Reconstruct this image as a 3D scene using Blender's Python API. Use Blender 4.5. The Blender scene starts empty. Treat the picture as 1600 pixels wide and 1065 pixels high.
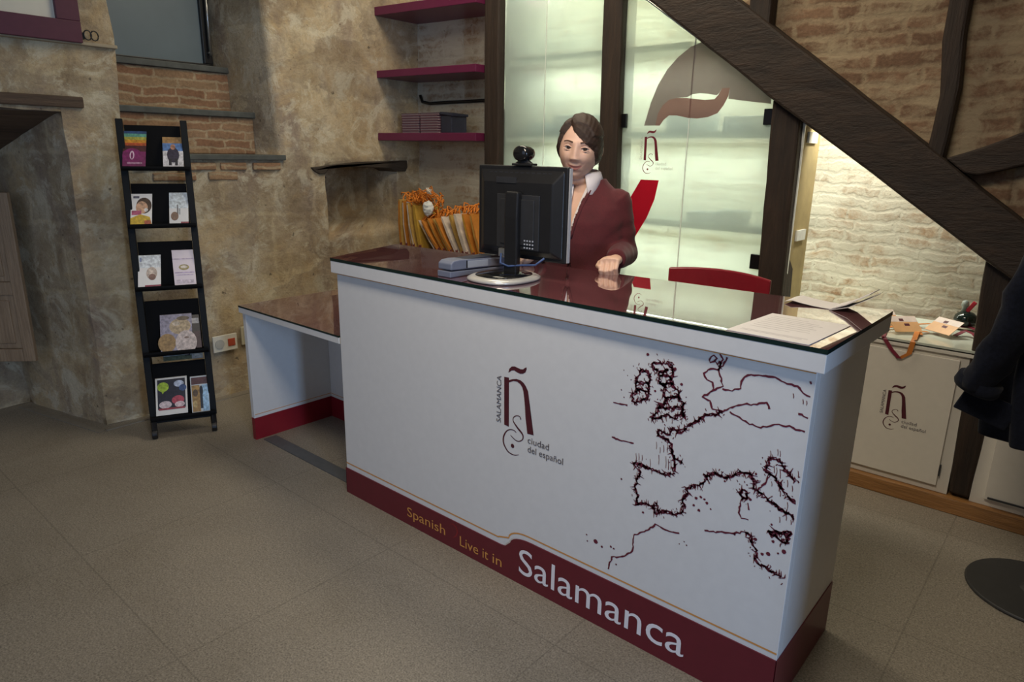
import bpy, bmesh, math, random
from math import sin, cos, pi, radians, exp, sqrt
from mathutils import Vector as V, Matrix, noise
random.seed(7)
SC = bpy.context.scene
C = SC.collection
# ---------------------------------------------------------------- helpers
def _root(o):
    while o.parent: o = o.parent
    return o
def tag(o, label=None, cat=None, group=None, kind=None):
    if label: o['label'] = label
    if cat: o['category'] = cat
    if group: o['group'] = group
    if kind: o['kind'] = kind
    return o
def thing(name, label, cat, loc=(0, 0, 0), group=None):
    o = bpy.data.objects.new(name, None); C.objects.link(o)
    o.location = loc; o.empty_display_size = .05
    return tag(o, label, cat, group)
def link(name, me, mat=None, parent=None, smooth=False):
    o = bpy.data.objects.new(name, me); C.objects.link(o)
    if mat:
        for m in (mat if isinstance(mat, (list, tuple)) else [mat]): me.materials.append(m)
    if smooth:
        for p in me.polygons: p.use_smooth = True
    if parent:
        o.parent = parent
        r = _root(parent)
        if r.type == 'EMPTY':
            me.transform(Matrix.Translation(-r.location))
    return o
def obj(name, bm, mat=None, parent=None, smooth=False, bevel=0, seg=2):
    me = bpy.data.meshes.new(name)
    bmesh.ops.recalc_face_normals(bm, faces=bm.faces)
    bm.to_mesh(me); bm.free()
    o = link(name, me, mat, parent, smooth)
    if bevel:
        b = o.modifiers.new('bevel', 'BEVEL'); b.width = bevel; b.segments = seg; b.limit_method = 'ANGLE'
        b.harden_normals = False
    return o
def BM(): return bmesh.new()
def bx(bm, x0, x1, y0, y1, z0, z1, M=None):
    vs = [V((x, y, z)) for x in (x0, x1) for y in (y0, y1) for z in (z0, z1)]
    if M: vs = [M @ v for v in vs]
    v = [bm.verts.new(p) for p in vs]
    for f in ((0, 1, 3, 2), (4, 6, 7, 5), (0, 4, 5, 1), (2, 3, 7, 6), (0, 2, 6, 4), (1, 5, 7, 3)):
        bm.faces.new([v[i] for i in f])
    return bm
def box(x0, x1, y0, y1, z0, z1, M=None): return bx(BM(), x0, x1, y0, y1, z0, z1, M)
def prism(bm, pts, d):
    """closed polygon (list of 3-D points) extruded by vector d"""
    a = [bm.verts.new(V(p)) for p in pts]; b = [bm.verts.new(V(p) + V(d)) for p in pts]
    bm.faces.new(a); bm.faces.new(b[::-1])
    n = len(a)
    for i in range(n): bm.faces.new((a[i], b[i], b[(i + 1) % n], a[(i + 1) % n]))
    return bm
def tube(bm, pts, rad, n=10, cap=True, flat=None, ref=None):
    """tapered tube along points; rad is a number, or per point r or (ra, rb)"""
    pts = [V(p) for p in pts]
    if not isinstance(rad, (list, tuple)): rad = [rad] * len(pts)
    rings = []; prev = None
    for i, p in enumerate(pts):
        t = (pts[min(i + 1, len(pts) - 1)] - pts[max(i - 1, 0)]).normalized()
        if prev is None:
            a = V(ref) if ref else (V((0, 0, 1)) if abs(t.z) < .9 else V((1, 0, 0)))
        else: a = prev
        a = (a - t * a.dot(t)).normalized(); prev = a
        b = t.cross(a)
        r = rad[i]; ra, rb = r if isinstance(r, (list, tuple)) else (r, r)
        rings.append([bm.verts.new(p + a * ra * cos(2 * pi * k / n) + b * rb * sin(2 * pi * k / n)) for k in range(n)])
    for r0, r1 in zip(rings, rings[1:]):
        for k in range(n): bm.faces.new((r0[k], r0[(k + 1) % n], r1[(k + 1) % n], r1[k]))
    if cap: bm.faces.new(rings[0][::-1]); bm.faces.new(rings[-1])
    return bm
def loft(bm, rings, cap=True):
    rs = [[bm.verts.new(V(p)) for p in r] for r in rings]; n = len(rs[0])
    for r0, r1 in zip(rs, rs[1:]):
        for k in range(n): bm.faces.new((r0[k], r0[(k + 1) % n], r1[(k + 1) % n], r1[k]))
    if cap: bm.faces.new(rs[0][::-1]); bm.faces.new(rs[-1])
    return bm
def cyl(bm, c, r0, r1, z0, z1, n=32):
    return loft(bm, [[(c[0] + r * cos(2 * pi * k / n), c[1] + r * sin(2 * pi * k / n), z) for k in range(n)] for r, z in ((r0, z0), (r1, z1))])
def lathe(bm, c, prof, n=32):
    return loft(bm, [[(c[0] + r * cos(2 * pi * k / n), c[1] + r * sin(2 * pi * k / n), c[2] + z) for k in range(n)] for r, z in prof])
def sphere(bm, c, r, n=16, m=10, s=(1, 1, 1)):
    return loft(bm, [[(c[0] + s[0] * r * sin(pi * (j + .02) / (m + .04)) * cos(2 * pi * k / n), c[1] + s[1] * r * sin(pi * (j + .02) / (m + .04)) * sin(2 * pi * k / n), c[2] + s[2] * r * cos(pi * (j + .02) / (m + .04))) for k in range(n)] for j in range(m + 1)])
def patch(bm, p00, p10, p11, p01, step=.05):
    p00, p10, p11, p01 = map(V, (p00, p10, p11, p01))
    nu = max(1, round(max((p10 - p00).length, (p11 - p01).length) / step)); nv = max(1, round(max((p01 - p00).length, (p11 - p10).length) / step))
    g = [[bm.verts.new((p00.lerp(p10, i / nu)).lerp(p01.lerp(p11, i / nu), j / nv)) for j in range(nv + 1)] for i in range(nu + 1)]
    for i in range(nu):
        for j in range(nv): bm.faces.new((g[i][j], g[i + 1][j], g[i + 1][j + 1], g[i][j + 1]))
    return bm
def rough_up(bm, amp=.012, freq=4):
    bmesh.ops.remove_doubles(bm, verts=bm.verts, dist=.0005)
    for v in bm.verts:
        p = v.co
        d = noise.noise_vector(p * freq) * amp + noise.noise_vector(p * freq * 3.1 + V((7, 3, 1))) * amp * .45
        v.co = p + d
def ribbon(bm, pts, w, jit=0, nrm=None, off=0):
    """flat stroke in the X-Z plane; pts (x, z, y)"""
    n = len(pts)
    W = w if isinstance(w, (list, tuple)) else [w] * n
    prev = None
    for i in range(n):
        a = V(pts[max(i - 1, 0)]); b = V(pts[min(i + 1, n - 1)])
        t = (b - a).normalized(); s = V((-t.y, t.x)) * W[i] * .5 * (1 + jit * random.uniform(-.7, 1))
        p = V(pts[i]); cur = (bm.verts.new((p.x + s.x, off, p.y + s.y)), bm.verts.new((p.x - s.x, off, p.y - s.y)))
        if prev: bm.faces.new((prev[0], cur[0], cur[1], prev[1]))
        prev = cur
def resample(pts, step):
    out = []
    for a, b in zip(pts, pts[1:]):
        a, b = V(a), V(b); k = max(1, int((b - a).length / step))
        out += [a.lerp(b, i / k) for i in range(k)]
    return out + [V(pts[-1])]
def text_obj(name, s, mat, parent, P, ex, ey, w=None, h=None, depth=.0006, label=None, bold=0, shear=0):
    """lettering lying in the plane through P spanned by ex (reading direction) and ey (up); w = total width, h = capital height"""
    cu = bpy.data.curves.new(name, 'FONT'); cu.body = s; cu.size = 1; cu.extrude = 0; cu.resolution_u = 4; cu.offset = bold; cu.shear = shear
    t = bpy.data.objects.new(name + '_t', cu); C.objects.link(t)
    dg = bpy.context.evaluated_depsgraph_get(); me = bpy.data.meshes.new_from_object(t.evaluated_get(dg))
    bpy.data.objects.remove(t); bpy.data.curves.remove(cu)
    xs = [v.co.x for v in me.vertices]; x0, x1 = min(xs), max(xs)
    ex, ey = V(ex), V(ey); nz = ex.cross(ey); P = V(P)
    sy = h / .73; sx = w / (x1 - x0) if w else sy
    for v in me.vertices:
        v.co = P + ex * (v.co.x - x0) * sx + ey * v.co.y * sy + nz * depth
    o = link(name, me, mat, parent)
    if label: o['label'] = label
    return o
# ---------------------------------------------------------------- materials
def nodes(m):
    m.use_nodes = True; nt = m.node_tree; nt.nodes.clear()
    out = nt.nodes.new('ShaderNodeOutputMaterial'); return nt, out
def N(nt, typ, **kw):
    n = nt.nodes.new(typ)
    for k, v in kw.items():
        if k.startswith('i_'): n.inputs[k[2:].replace('_', ' ')].default_value = v
        else: setattr(n, k, v)
    return n
def ramp(nt, fac, stops):
    r = N(nt, 'ShaderNodeValToRGB'); e = r.color_ramp.elements
    while len(e) < len(stops): e.new(.5)
    for el, (p, c) in zip(e, stops): el.position = p; el.color = (*c, 1) if len(c) == 3 else c
    nt.links.new(fac, r.inputs[0]); return r.outputs[0]
def mixc(nt, fac, a, b, mode='MIX'):
    m = N(nt, 'ShaderNodeMix', data_type='RGBA', blend_type=mode)
    for s, v in ((m.inputs[0], fac), (m.inputs[6], a), (m.inputs[7], b)):
        if hasattr(v, 'is_linked') or hasattr(v, 'links'): nt.links.new(v, s)
        elif isinstance(v, (int, float)): s.default_value = v
        else: s.default_value = (*v, 1)
    return m.outputs[2]
def coord(nt, wall=True):
    """object coordinates; on walls u = x + y, v = z"""
    tc = N(nt, 'ShaderNodeTexCoord')
    if not wall: return tc.outputs['Object']
    sp = N(nt, 'ShaderNodeSeparateXYZ'); nt.links.new(tc.outputs['Object'], sp.inputs[0])
    ad = N(nt, 'ShaderNodeMath', operation='ADD'); nt.links.new(sp.outputs[0], ad.inputs[0]); nt.links.new(sp.outputs[1], ad.inputs[1])
    cb = N(nt, 'ShaderNodeCombineXYZ'); nt.links.new(ad.outputs[0], cb.inputs[0]); nt.links.new(sp.outputs[2], cb.inputs[1]); return cb.outputs[0]
def noisen(nt, vec, scale, detail=4, rough=.6, dist=0):
    n = N(nt, 'ShaderNodeTexNoise'); n.inputs['Scale'].default_value = scale; n.inputs['Detail'].default_value = detail
    n.inputs['Roughness'].default_value = rough; n.inputs['Distortion'].default_value = dist
    nt.links.new(vec, n.inputs['Vector']); return n
def scaled(nt, vec, s, loc=(0, 0, 0)):
    m = N(nt, 'ShaderNodeMapping'); m.inputs['Scale'].default_value = s; m.inputs['Location'].default_value = loc
    nt.links.new(vec, m.inputs[0]); return m.outputs[0]
def warp(nt, vec, scale, amt):
    n = noisen(nt, vec, scale, 3)
    s = N(nt, 'ShaderNodeVectorMath', operation='SUBTRACT'); nt.links.new(n.outputs['Color'], s.inputs[0]); s.inputs[1].default_value = (.5, .5, .5)
    k = N(nt, 'ShaderNodeVectorMath', operation='SCALE'); nt.links.new(s.outputs[0], k.inputs[0]); k.inputs['Scale'].default_value = amt
    a = N(nt, 'ShaderNodeVectorMath', operation='ADD'); nt.links.new(vec, a.inputs[0]); nt.links.new(k.outputs[0], a.inputs[1]); return a.outputs[0]
def bsdf(nt, out, col=None, rough=.5, metal=0, bump=None, bstr=.3, bdist=.01, **kw):
    p = N(nt, 'ShaderNodeBsdfPrincipled')
    if col is not None:
        if isinstance(col, tuple): p.inputs['Base Color'].default_value = (*col, 1)
        else: nt.links.new(col, p.inputs['Base Color'])
    p.inputs['Roughness'].default_value = rough; p.inputs['Metallic'].default_value = metal
    for k, v in kw.items(): p.inputs[k.replace('_', ' ')].default_value = v
    if bump is not None:
        b = N(nt, 'ShaderNodeBump'); b.inputs['Strength'].default_value = bstr; b.inputs['Distance'].default_value = bdist
        nt.links.new(bump, b.inputs['Height']); nt.links.new(b.outputs[0], p.inputs['Normal'])
    nt.links.new(p.outputs[0], out.inputs[0]); return p
MC = {}
def plain(name, c, rough=.5, metal=0, var=.08, scale=30, bstr=.0, **kw):
    """flat coloured material with slight procedural mottling"""
    if name in MC: return MC[name]
    m = bpy.data.materials.new(name); nt, out = nodes(m)
    vec = coord(nt, False); n = noisen(nt, vec, scale, 3)
    lo = tuple(x * (1 - var) for x in c); hi = tuple(min(1, x * (1 + var)) for x in c)
    col = ramp(nt, n.outputs[0], [(.3, lo), (.7, hi)])
    bsdf(nt, out, col, rough, metal, n.outputs[0] if bstr else None, bstr, .002, **kw)
    MC[name] = m; return m
def stone_mat():
    m = bpy.data.materials.new('rough_sandstone'); nt, out = nodes(m)
    vec = coord(nt); w = warp(nt, vec, 2.2, .10)
    big = noisen(nt, w, 1.7, 6, .62, .6); mid = noisen(nt, w, 7, 7, .7, .3); fine = noisen(nt, vec, 70, 5, .7)
    c = ramp(nt, big.outputs[0], [(.30, (.20, .155, .11)), (.43, (.34, .27, .175)), (.55, (.46, .39, .265)), (.70, (.56, .505, .38))])
    c = mixc(nt, ramp(nt, mid.outputs[0], [(.42, (0, 0, 0)), (.72, (.75, .75, .75))]), c, (.54, .48, .37))
    c = mixc(nt, ramp(nt, mid.outputs[0], [(.25, (.5, .5, .5)), (.40, (0, 0, 0))]), c, (.22, .165, .11))
    br = N(nt, 'ShaderNodeTexBrick'); nt.links.new(warp(nt, vec, 3.1, .12), br.inputs['Vector'])
    br.inputs['Scale'].default_value = 1; br.inputs['Brick Width'].default_value = .62; br.inputs['Row Height'].default_value = .36
    br.inputs['Mortar Size'].default_value = .02; br.inputs['Mortar Smooth'].default_value = .8; br.inputs['Bias'].default_value = 0
    br.inputs['Color1'].default_value = (.75, .70, .66, 1); br.inputs['Color2'].default_value = (1.08, 1.0, .9, 1); br.inputs['Mortar'].default_value = (1.15, 1.12, 1.05, 1)
    c = mixc(nt, .62, c, br.outputs['Color'], 'MULTIPLY')
    pn = noisen(nt, scaled(nt, vec, (1.6, .55, 1)), 1.9, 5, .6, .3)
    c = mixc(nt, ramp(nt, pn.outputs[0], [(.52, (0, 0, 0)), (.66, (.7, .7, .7))]), c, (.23, .175, .15))
    c = mixc(nt, .35, c, ramp(nt, fine.outputs[0], [(.3, (.55, .55, .55)), (.65, (1.15, 1.15, 1.15))]), 'MULTIPLY')
    hp = noisen(nt, w, 3.4, 7, .72, .5); hq = noisen(nt, scaled(nt, vec, (1, 1, 1), (5, 9, 2)), 4.6, 7, .75, .6)
    c = mixc(nt, ramp(nt, hp.outputs[0], [(.50, (0, 0, 0)), (.62, (.62, .62, .62))]), c, (.47, .345, .19))
    c = mixc(nt, ramp(nt, hq.outputs[0], [(.52, (0, 0, 0)), (.60, (.6, .6, .6))]), c, (.60, .56, .44))
    c = mixc(nt, ramp(nt, hq.outputs[0], [(.36, (.55, .55, .55)), (.44, (0, 0, 0))]), c, (.26, .20, .135))
    vw = warp(nt, scaled(nt, vec, (1.0, 1.5, 1)), 5, .30)
    vo = N(nt, 'ShaderNodeTexVoronoi', feature='F1'); vo.inputs['Scale'].default_value = 2.6; nt.links.new(vw, vo.inputs['Vector'])
    hs = N(nt, 'ShaderNodeSeparateColor'); nt.links.new(vo.outputs['Color'], hs.inputs[0])
    c = mixc(nt, .42, c, ramp(nt, hs.outputs[0], [(.1, (.62, .56, .52)), (.4, (.92, .86, .76)), (.7, (1.15, 1.08, .95)), (.95, (1.28, 1.26, 1.2))]), 'MULTIPLY')
    ve = N(nt, 'ShaderNodeTexVoronoi', feature='DISTANCE_TO_EDGE'); ve.inputs['Scale'].default_value = 2.6; nt.links.new(vw, ve.inputs['Vector'])
    c = mixc(nt, ramp(nt, ve.outputs['Distance'], [(.0, (.12, .12, .12)), (.09, (0, 0, 0))]), c, (.50, .45, .35))
    grit = noisen(nt, vec, 28, 8, .8, .5)
    c = mixc(nt, .8, c, ramp(nt, grit.outputs[0], [(.30, (.70, .65, .60)), (.48, (1, 1, 1)), (.70, (1.14, 1.13, 1.1))]), 'MULTIPLY')
    pit = noisen(nt, vec, 26, 2, .5)
    c = mixc(nt, ramp(nt, pit.outputs[0], [(.24, (.85, .85, .85)), (.30, (0, 0, 0))]), c, (.10, .075, .05))
    ad = N(nt, 'ShaderNodeMath', operation='ADD'); nt.links.new(mid.outputs[0], ad.inputs[0]); nt.links.new(fine.outputs[0], ad.inputs[1])
    bsdf(nt, out, c, .9, 0, ad.outputs[0], .55, .012); return m
def brick_mat(name, c1, c2, mort, wash=None, washamt=0, wid=.27, row=.062, mortar=.016, seed=0, bstr=.3, rag=.05):
    """narrow hand-made bricks with ragged edges; wash = lime plaster smeared over most of them"""
    m = bpy.data.materials.new(name); nt, out = nodes(m)
    vec = scaled(nt, coord(nt), (1, 1, 1), (seed, seed * .37, 0)); w = warp(nt, vec, 24, .022); w = warp(nt, w, 6, rag); w = warp(nt, w, 1.3, .07)
    br = N(nt, 'ShaderNodeTexBrick', offset=.43, squash=.75, squash_frequency=3); nt.links.new(w, br.inputs['Vector'])
    br.inputs['Scale'].default_value = 1; br.inputs['Brick Width'].default_value = wid; br.inputs['Row Height'].default_value = row
    br.inputs['Mortar Size'].default_value = mortar; br.inputs['Mortar Smooth'].default_value = .8; br.inputs['Bias'].default_value = -.1
    br.inputs['Color1'].default_value = (*c1, 1); br.inputs['Color2'].default_value = (*c2, 1); br.inputs['Mortar'].default_value = (*mort, 1)
    fine = noisen(nt, vec, 60, 7, .75); mid = noisen(nt, vec, 9, 6, .7, .3); long_ = noisen(nt, scaled(nt, w, (.35, 1.6, 1)), 9, 4, .6)
    c = mixc(nt, .6, br.outputs['Color'], ramp(nt, fine.outputs[0], [(.28, (.45, .42, .4)), (.66, (1.25, 1.25, 1.25))]), 'MULTIPLY')
    c = mixc(nt, .5, c, ramp(nt, mid.outputs[0], [(.32, (.6, .56, .52)), (.62, (1.18, 1.15, 1.12))]), 'MULTIPLY')
    c = mixc(nt, .35, c, ramp(nt, long_.outputs[0], [(.35, (.65, .6, .55)), (.6, (1.15, 1.12, 1.1))]), 'MULTIPLY')
    if wash:
        wn = noisen(nt, w, 5, 8, .75, .4); sm = N(nt, 'ShaderNodeMath', operation='MULTIPLY_ADD'); nt.links.new(long_.outputs[0], sm.inputs[0]); sm.inputs[1].default_value = .5; nt.links.new(wn.outputs[0], sm.inputs[2])
        c = mixc(nt, ramp(nt, sm.outputs[0], [(.72 - washamt, (0, 0, 0)), (.86 - washamt * .5, (.92, .92, .92))]), c, wash)
        pit = noisen(nt, vec, 34, 3, .6)
        c = mixc(nt, ramp(nt, pit.outputs[0], [(.27, (.7, .7, .7)), (.34, (0, 0, 0))]), c, (.16, .11, .06))
    h = N(nt, 'ShaderNodeMath', operation='MULTIPLY_ADD'); nt.links.new(fine.outputs[0], h.inputs[0]); h.inputs[1].default_value = .9
    inv = N(nt, 'ShaderNodeMath', operation='MULTIPLY_ADD'); nt.links.new(br.outputs['Fac'], inv.inputs[0]); inv.inputs[1].default_value = -.45; nt.links.new(mid.outputs[0], inv.inputs[2]); nt.links.new(inv.outputs[0], h.inputs[2])
    bsdf(nt, out, c, .9, 0, h.outputs[0], bstr, .012); return m
def wood_mat(name, dark, light, axis=2, scale=14, rough=.7, stretch=.08):
    m = bpy.data.materials.new(name); nt, out = nodes(m)
    s = [1, 1, 1]; s[axis] = stretch
    vec = scaled(nt, coord(nt, False), s); n = noisen(nt, vec, scale, 7, .68, .8); f = noisen(nt, vec, scale * 6, 4, .7)
    c = ramp(nt, n.outputs[0], [(.28, dark), (.55, tuple((a + b) / 2 for a, b in zip(dark, light))), (.75, light)])
    c = mixc(nt, .5, c, ramp(nt, f.outputs[0], [(.3, (.5, .5, .5)), (.65, (1.1, 1.1, 1.1))]), 'MULTIPLY')
    ad = N(nt, 'ShaderNodeMath', operation='ADD'); nt.links.new(n.outputs[0], ad.inputs[0]); nt.links.new(f.outputs[0], ad.inputs[1])
    bsdf(nt, out, c, rough, 0, ad.outputs[0], .5, .01); return m
def floor_mat():
    m = bpy.data.materials.new('speckled_stone_floor'); nt, out = nodes(m)
    vec = coord(nt, False)
    f = noisen(nt, vec, 170, 3, .75); g = noisen(nt, vec, 60, 4, .7); b = noisen(nt, vec, 1.6, 5, .6, .4)
    c = ramp(nt, f.outputs[0], [(.30, (.105, .092, .074)), (.47, (.245, .216, .172)), (.60, (.325, .29, .235)), (.75, (.43, .395, .33))])
    c = mixc(nt, .6, c, ramp(nt, g.outputs[0], [(.3, (.72, .72, .72)), (.7, (1.15, 1.15, 1.15))]), 'MULTIPLY')
    c = mixc(nt, .8, c, ramp(nt, b.outputs[0], [(.3, (.82, .80, .76)), (.5, (1, 1, 1)), (.72, (1.13, 1.12, 1.1))]), 'MULTIPLY')
    br = N(nt, 'ShaderNodeTexBrick', offset=0); nt.links.new(scaled(nt, vec, (1, 1, 1), (.31, .17, 0)), br.inputs['Vector'])
    br.inputs['Scale'].default_value = 1; br.inputs['Brick Width'].default_value = .8; br.inputs['Row Height'].default_value = .8; br.inputs['Mortar Size'].default_value = .003; br.inputs['Mortar Smooth'].default_value = .3
    br.inputs['Color1'].default_value = (1, 1, 1, 1); br.inputs['Color2'].default_value = (.96, .96, .96, 1); br.inputs['Mortar'].default_value = (.7, .7, .7, 1)
    c = mixc(nt, .8, c, br.outputs['Color'], 'MULTIPLY')
    p = bsdf(nt, out, c, .55, 0, f.outputs[0], .12, .002)
    nt.links.new(ramp(nt, b.outputs[0], [(.3, (.62, .62, .62)), (.7, (.42, .42, .42))]), p.inputs['Roughness']); return m
def frosted_mat():
    m = bpy.data.materials.new('frosted_glass'); nt, out = nodes(m)
    tr = N(nt, 'ShaderNodeBsdfTransparent'); tr.inputs[0].default_value = (.90, .97, .93, 1)
    tl = N(nt, 'ShaderNodeBsdfTranslucent'); tl.inputs[0].default_value = (.86, .94, .89, 1)
    df = N(nt, 'ShaderNodeBsdfDiffuse'); df.inputs[0].default_value = (.75, .82, .78, 1)
    gl = N(nt, 'ShaderNodeBsdfGlossy'); gl.inputs['Roughness'].default_value = .08
    n = noisen(nt, coord(nt, False), 3, 2)
    a = N(nt, 'ShaderNodeMixShader'); nt.links.new(ramp(nt, n.outputs[0], [(.3, (.40, .40, .40)), (.7, (.48, .48, .48))]), a.inputs[0]); nt.links.new(tr.outputs[0], a.inputs[1]); nt.links.new(tl.outputs[0], a.inputs[2])
    d = N(nt, 'ShaderNodeMixShader'); d.inputs[0].default_value = .08; nt.links.new(a.outputs[0], d.inputs[1]); nt.links.new(df.outputs[0], d.inputs[2])
    b = N(nt, 'ShaderNodeMixShader'); fr = N(nt, 'ShaderNodeFresnel'); fr.inputs[0].default_value = 1.45
    nt.links.new(fr.outputs[0], b.inputs[0]); nt.links.new(d.outputs[0], b.inputs[1]); nt.links.new(gl.outputs[0], b.inputs[2])
    nt.links.new(b.outputs[0], out.inputs[0]); return m
def film_mat(name, c, op=.8):
    m = bpy.data.materials.new(name); nt, out = nodes(m)
    tr = N(nt, 'ShaderNodeBsdfTranslucent'); tr.inputs[0].default_value = (*c, 1)
    tp = N(nt, 'ShaderNodeBsdfTransparent'); tp.inputs[0].default_value = (*c, 1)
    df = N(nt, 'ShaderNodeBsdfDiffuse'); df.inputs[0].default_value = (*c, 1)
    n = noisen(nt, coord(nt, False), 8, 2)
    a = N(nt, 'ShaderNodeMixShader'); nt.links.new(ramp(nt, n.outputs[0], [(.3, (op - .03,) * 3), (.7, (op + .03,) * 3)]), a.inputs[0]); nt.links.new(tp.outputs[0], a.inputs[1])
    b = N(nt, 'ShaderNodeMixShader'); b.inputs[0].default_value = .5; nt.links.new(tr.outputs[0], b.inputs[1]); nt.links.new(df.outputs[0], b.inputs[2])
    nt.links.new(b.outputs[0], a.inputs[2]); nt.links.new(a.outputs[0], out.inputs[0]); return m
STONE = stone_mat(); FLOOR = floor_mat()
BRICK_UP = brick_mat('narrow_brown_brick', (.20, .118, .07), (.30, .185, .11), (.37, .28, .175), (.40, .31, .19), .02, mortar=.018, row=.066, wid=.30, bstr=.45)
BRICK_BACK = brick_mat('limewashed_brick', (.34, .215, .12), (.46, .34, .21), (.54, .50, .385), (.60, .565, .44), .15, seed=3.1, row=.058, mortar=.014, bstr=.3, rag=.07)
BRICK_STEP = brick_mat('step_brick', (.27, .145, .08), (.36, .25, .145), (.40, .31, .195), mortar=.010, row=.050, seed=1.3, wid=.24)
TIMBER_V = wood_mat('dark_oak_upright', (.012, .0065, .0035), (.052, .029, .016), 2)
TIMBER_D = wood_mat('dark_oak_diagonal', (.012, .0065, .0035), (.052, .029, .016), 0, stretch=.25)
TIMBER_Y = wood_mat('brown_oak_lintel', (.045, .025, .015), (.16, .10, .06), 1)
HONEY = wood_mat('honey_pine', (.26, .12, .035), (.42, .21, .07), 0, rough=.45)
PINE_D = wood_mat('pale_pine_panel', (.30, .20, .12), (.42, .30, .19), 2, rough=.5)
SLATE = plain('dark_slate', (.075, .08, .072), .6, var=.25, scale=14, bstr=.2)
WHITE = plain('white_laminate', (.72, .72, .72), .38, var=.02)
CREAM = plain('cream_laminate', (.66, .62, .54), .42, var=.02)
MAROON = plain('maroon_laminate', (.135, .012, .022), .35, var=.05)
REDPL = plain('crimson_laminate', (.24, .012, .022), .35, var=.05)
ORANGE = plain('orange_print', (.66, .30, .075), .5, var=.03)
INK = plain('dark_maroon_print', (.075, .008, .016), .55, var=.1)
INKGREY = plain('grey_print', (.10, .085, .10), .55, var=.1)
WHITEPR = plain('white_print', (.85, .82, .86), .5, var=.02)
GLASSTOP = plain('maroon_backed_glass', (.115, .042, .046), .025, var=.03, Coat_Weight=1.0, Coat_Roughness=.01, Coat_IOR=1.6, IOR=1.6)
GLASSEDGE = plain('bottle_green_glass_edge', (.008, .022, .018), .12, var=.1)
BLACKPL = plain('black_plastic', (.010, .010, .011), .38, var=.1)
BLACKGL = plain('glossy_black_plastic', (.008, .008, .009), .12, var=.1)
DGREY = plain('dark_grey_plastic', (.022, .023, .026), .42, var=.1)
SILVER = plain('silver_plastic', (.62, .61, .58), .25, metal=.35, var=.03)
BLUEGREY = plain('blue_grey_plastic', (.165, .185, .25), .4, var=.04)
PALEGREY = plain('pale_grey_plastic', (.36, .38, .43), .45, var=.04)
PAPER = plain('white_paper', (.80, .77, .75), .8, var=.015)
PLUM = plain('plum_lacquer', (.12, .013, .050), .35, var=.05)
RACKM = plain('black_powder_coat', (.0045, .0052, .006), .6, Specular_IOR_Level=.25, var=.15)
CHROME = plain('brushed_steel', (.5, .5, .48), .3, metal=.9, var=.05)
NAVY = plain('navy_wool', (.0065, .0085, .017), .95, var=.3, scale=90, bstr=.2, Sheen_Weight=.06, Specular_IOR_Level=.2)
SKIN = plain('skin', (.66, .42, .31), .5, var=.05, scale=20, Subsurface_Weight=.08, Subsurface_Radius=(.02, .008, .004))
LIP = plain('lips', (.47, .19, .155), .42, var=.05, scale=60)
FROST = frosted_mat()
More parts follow.
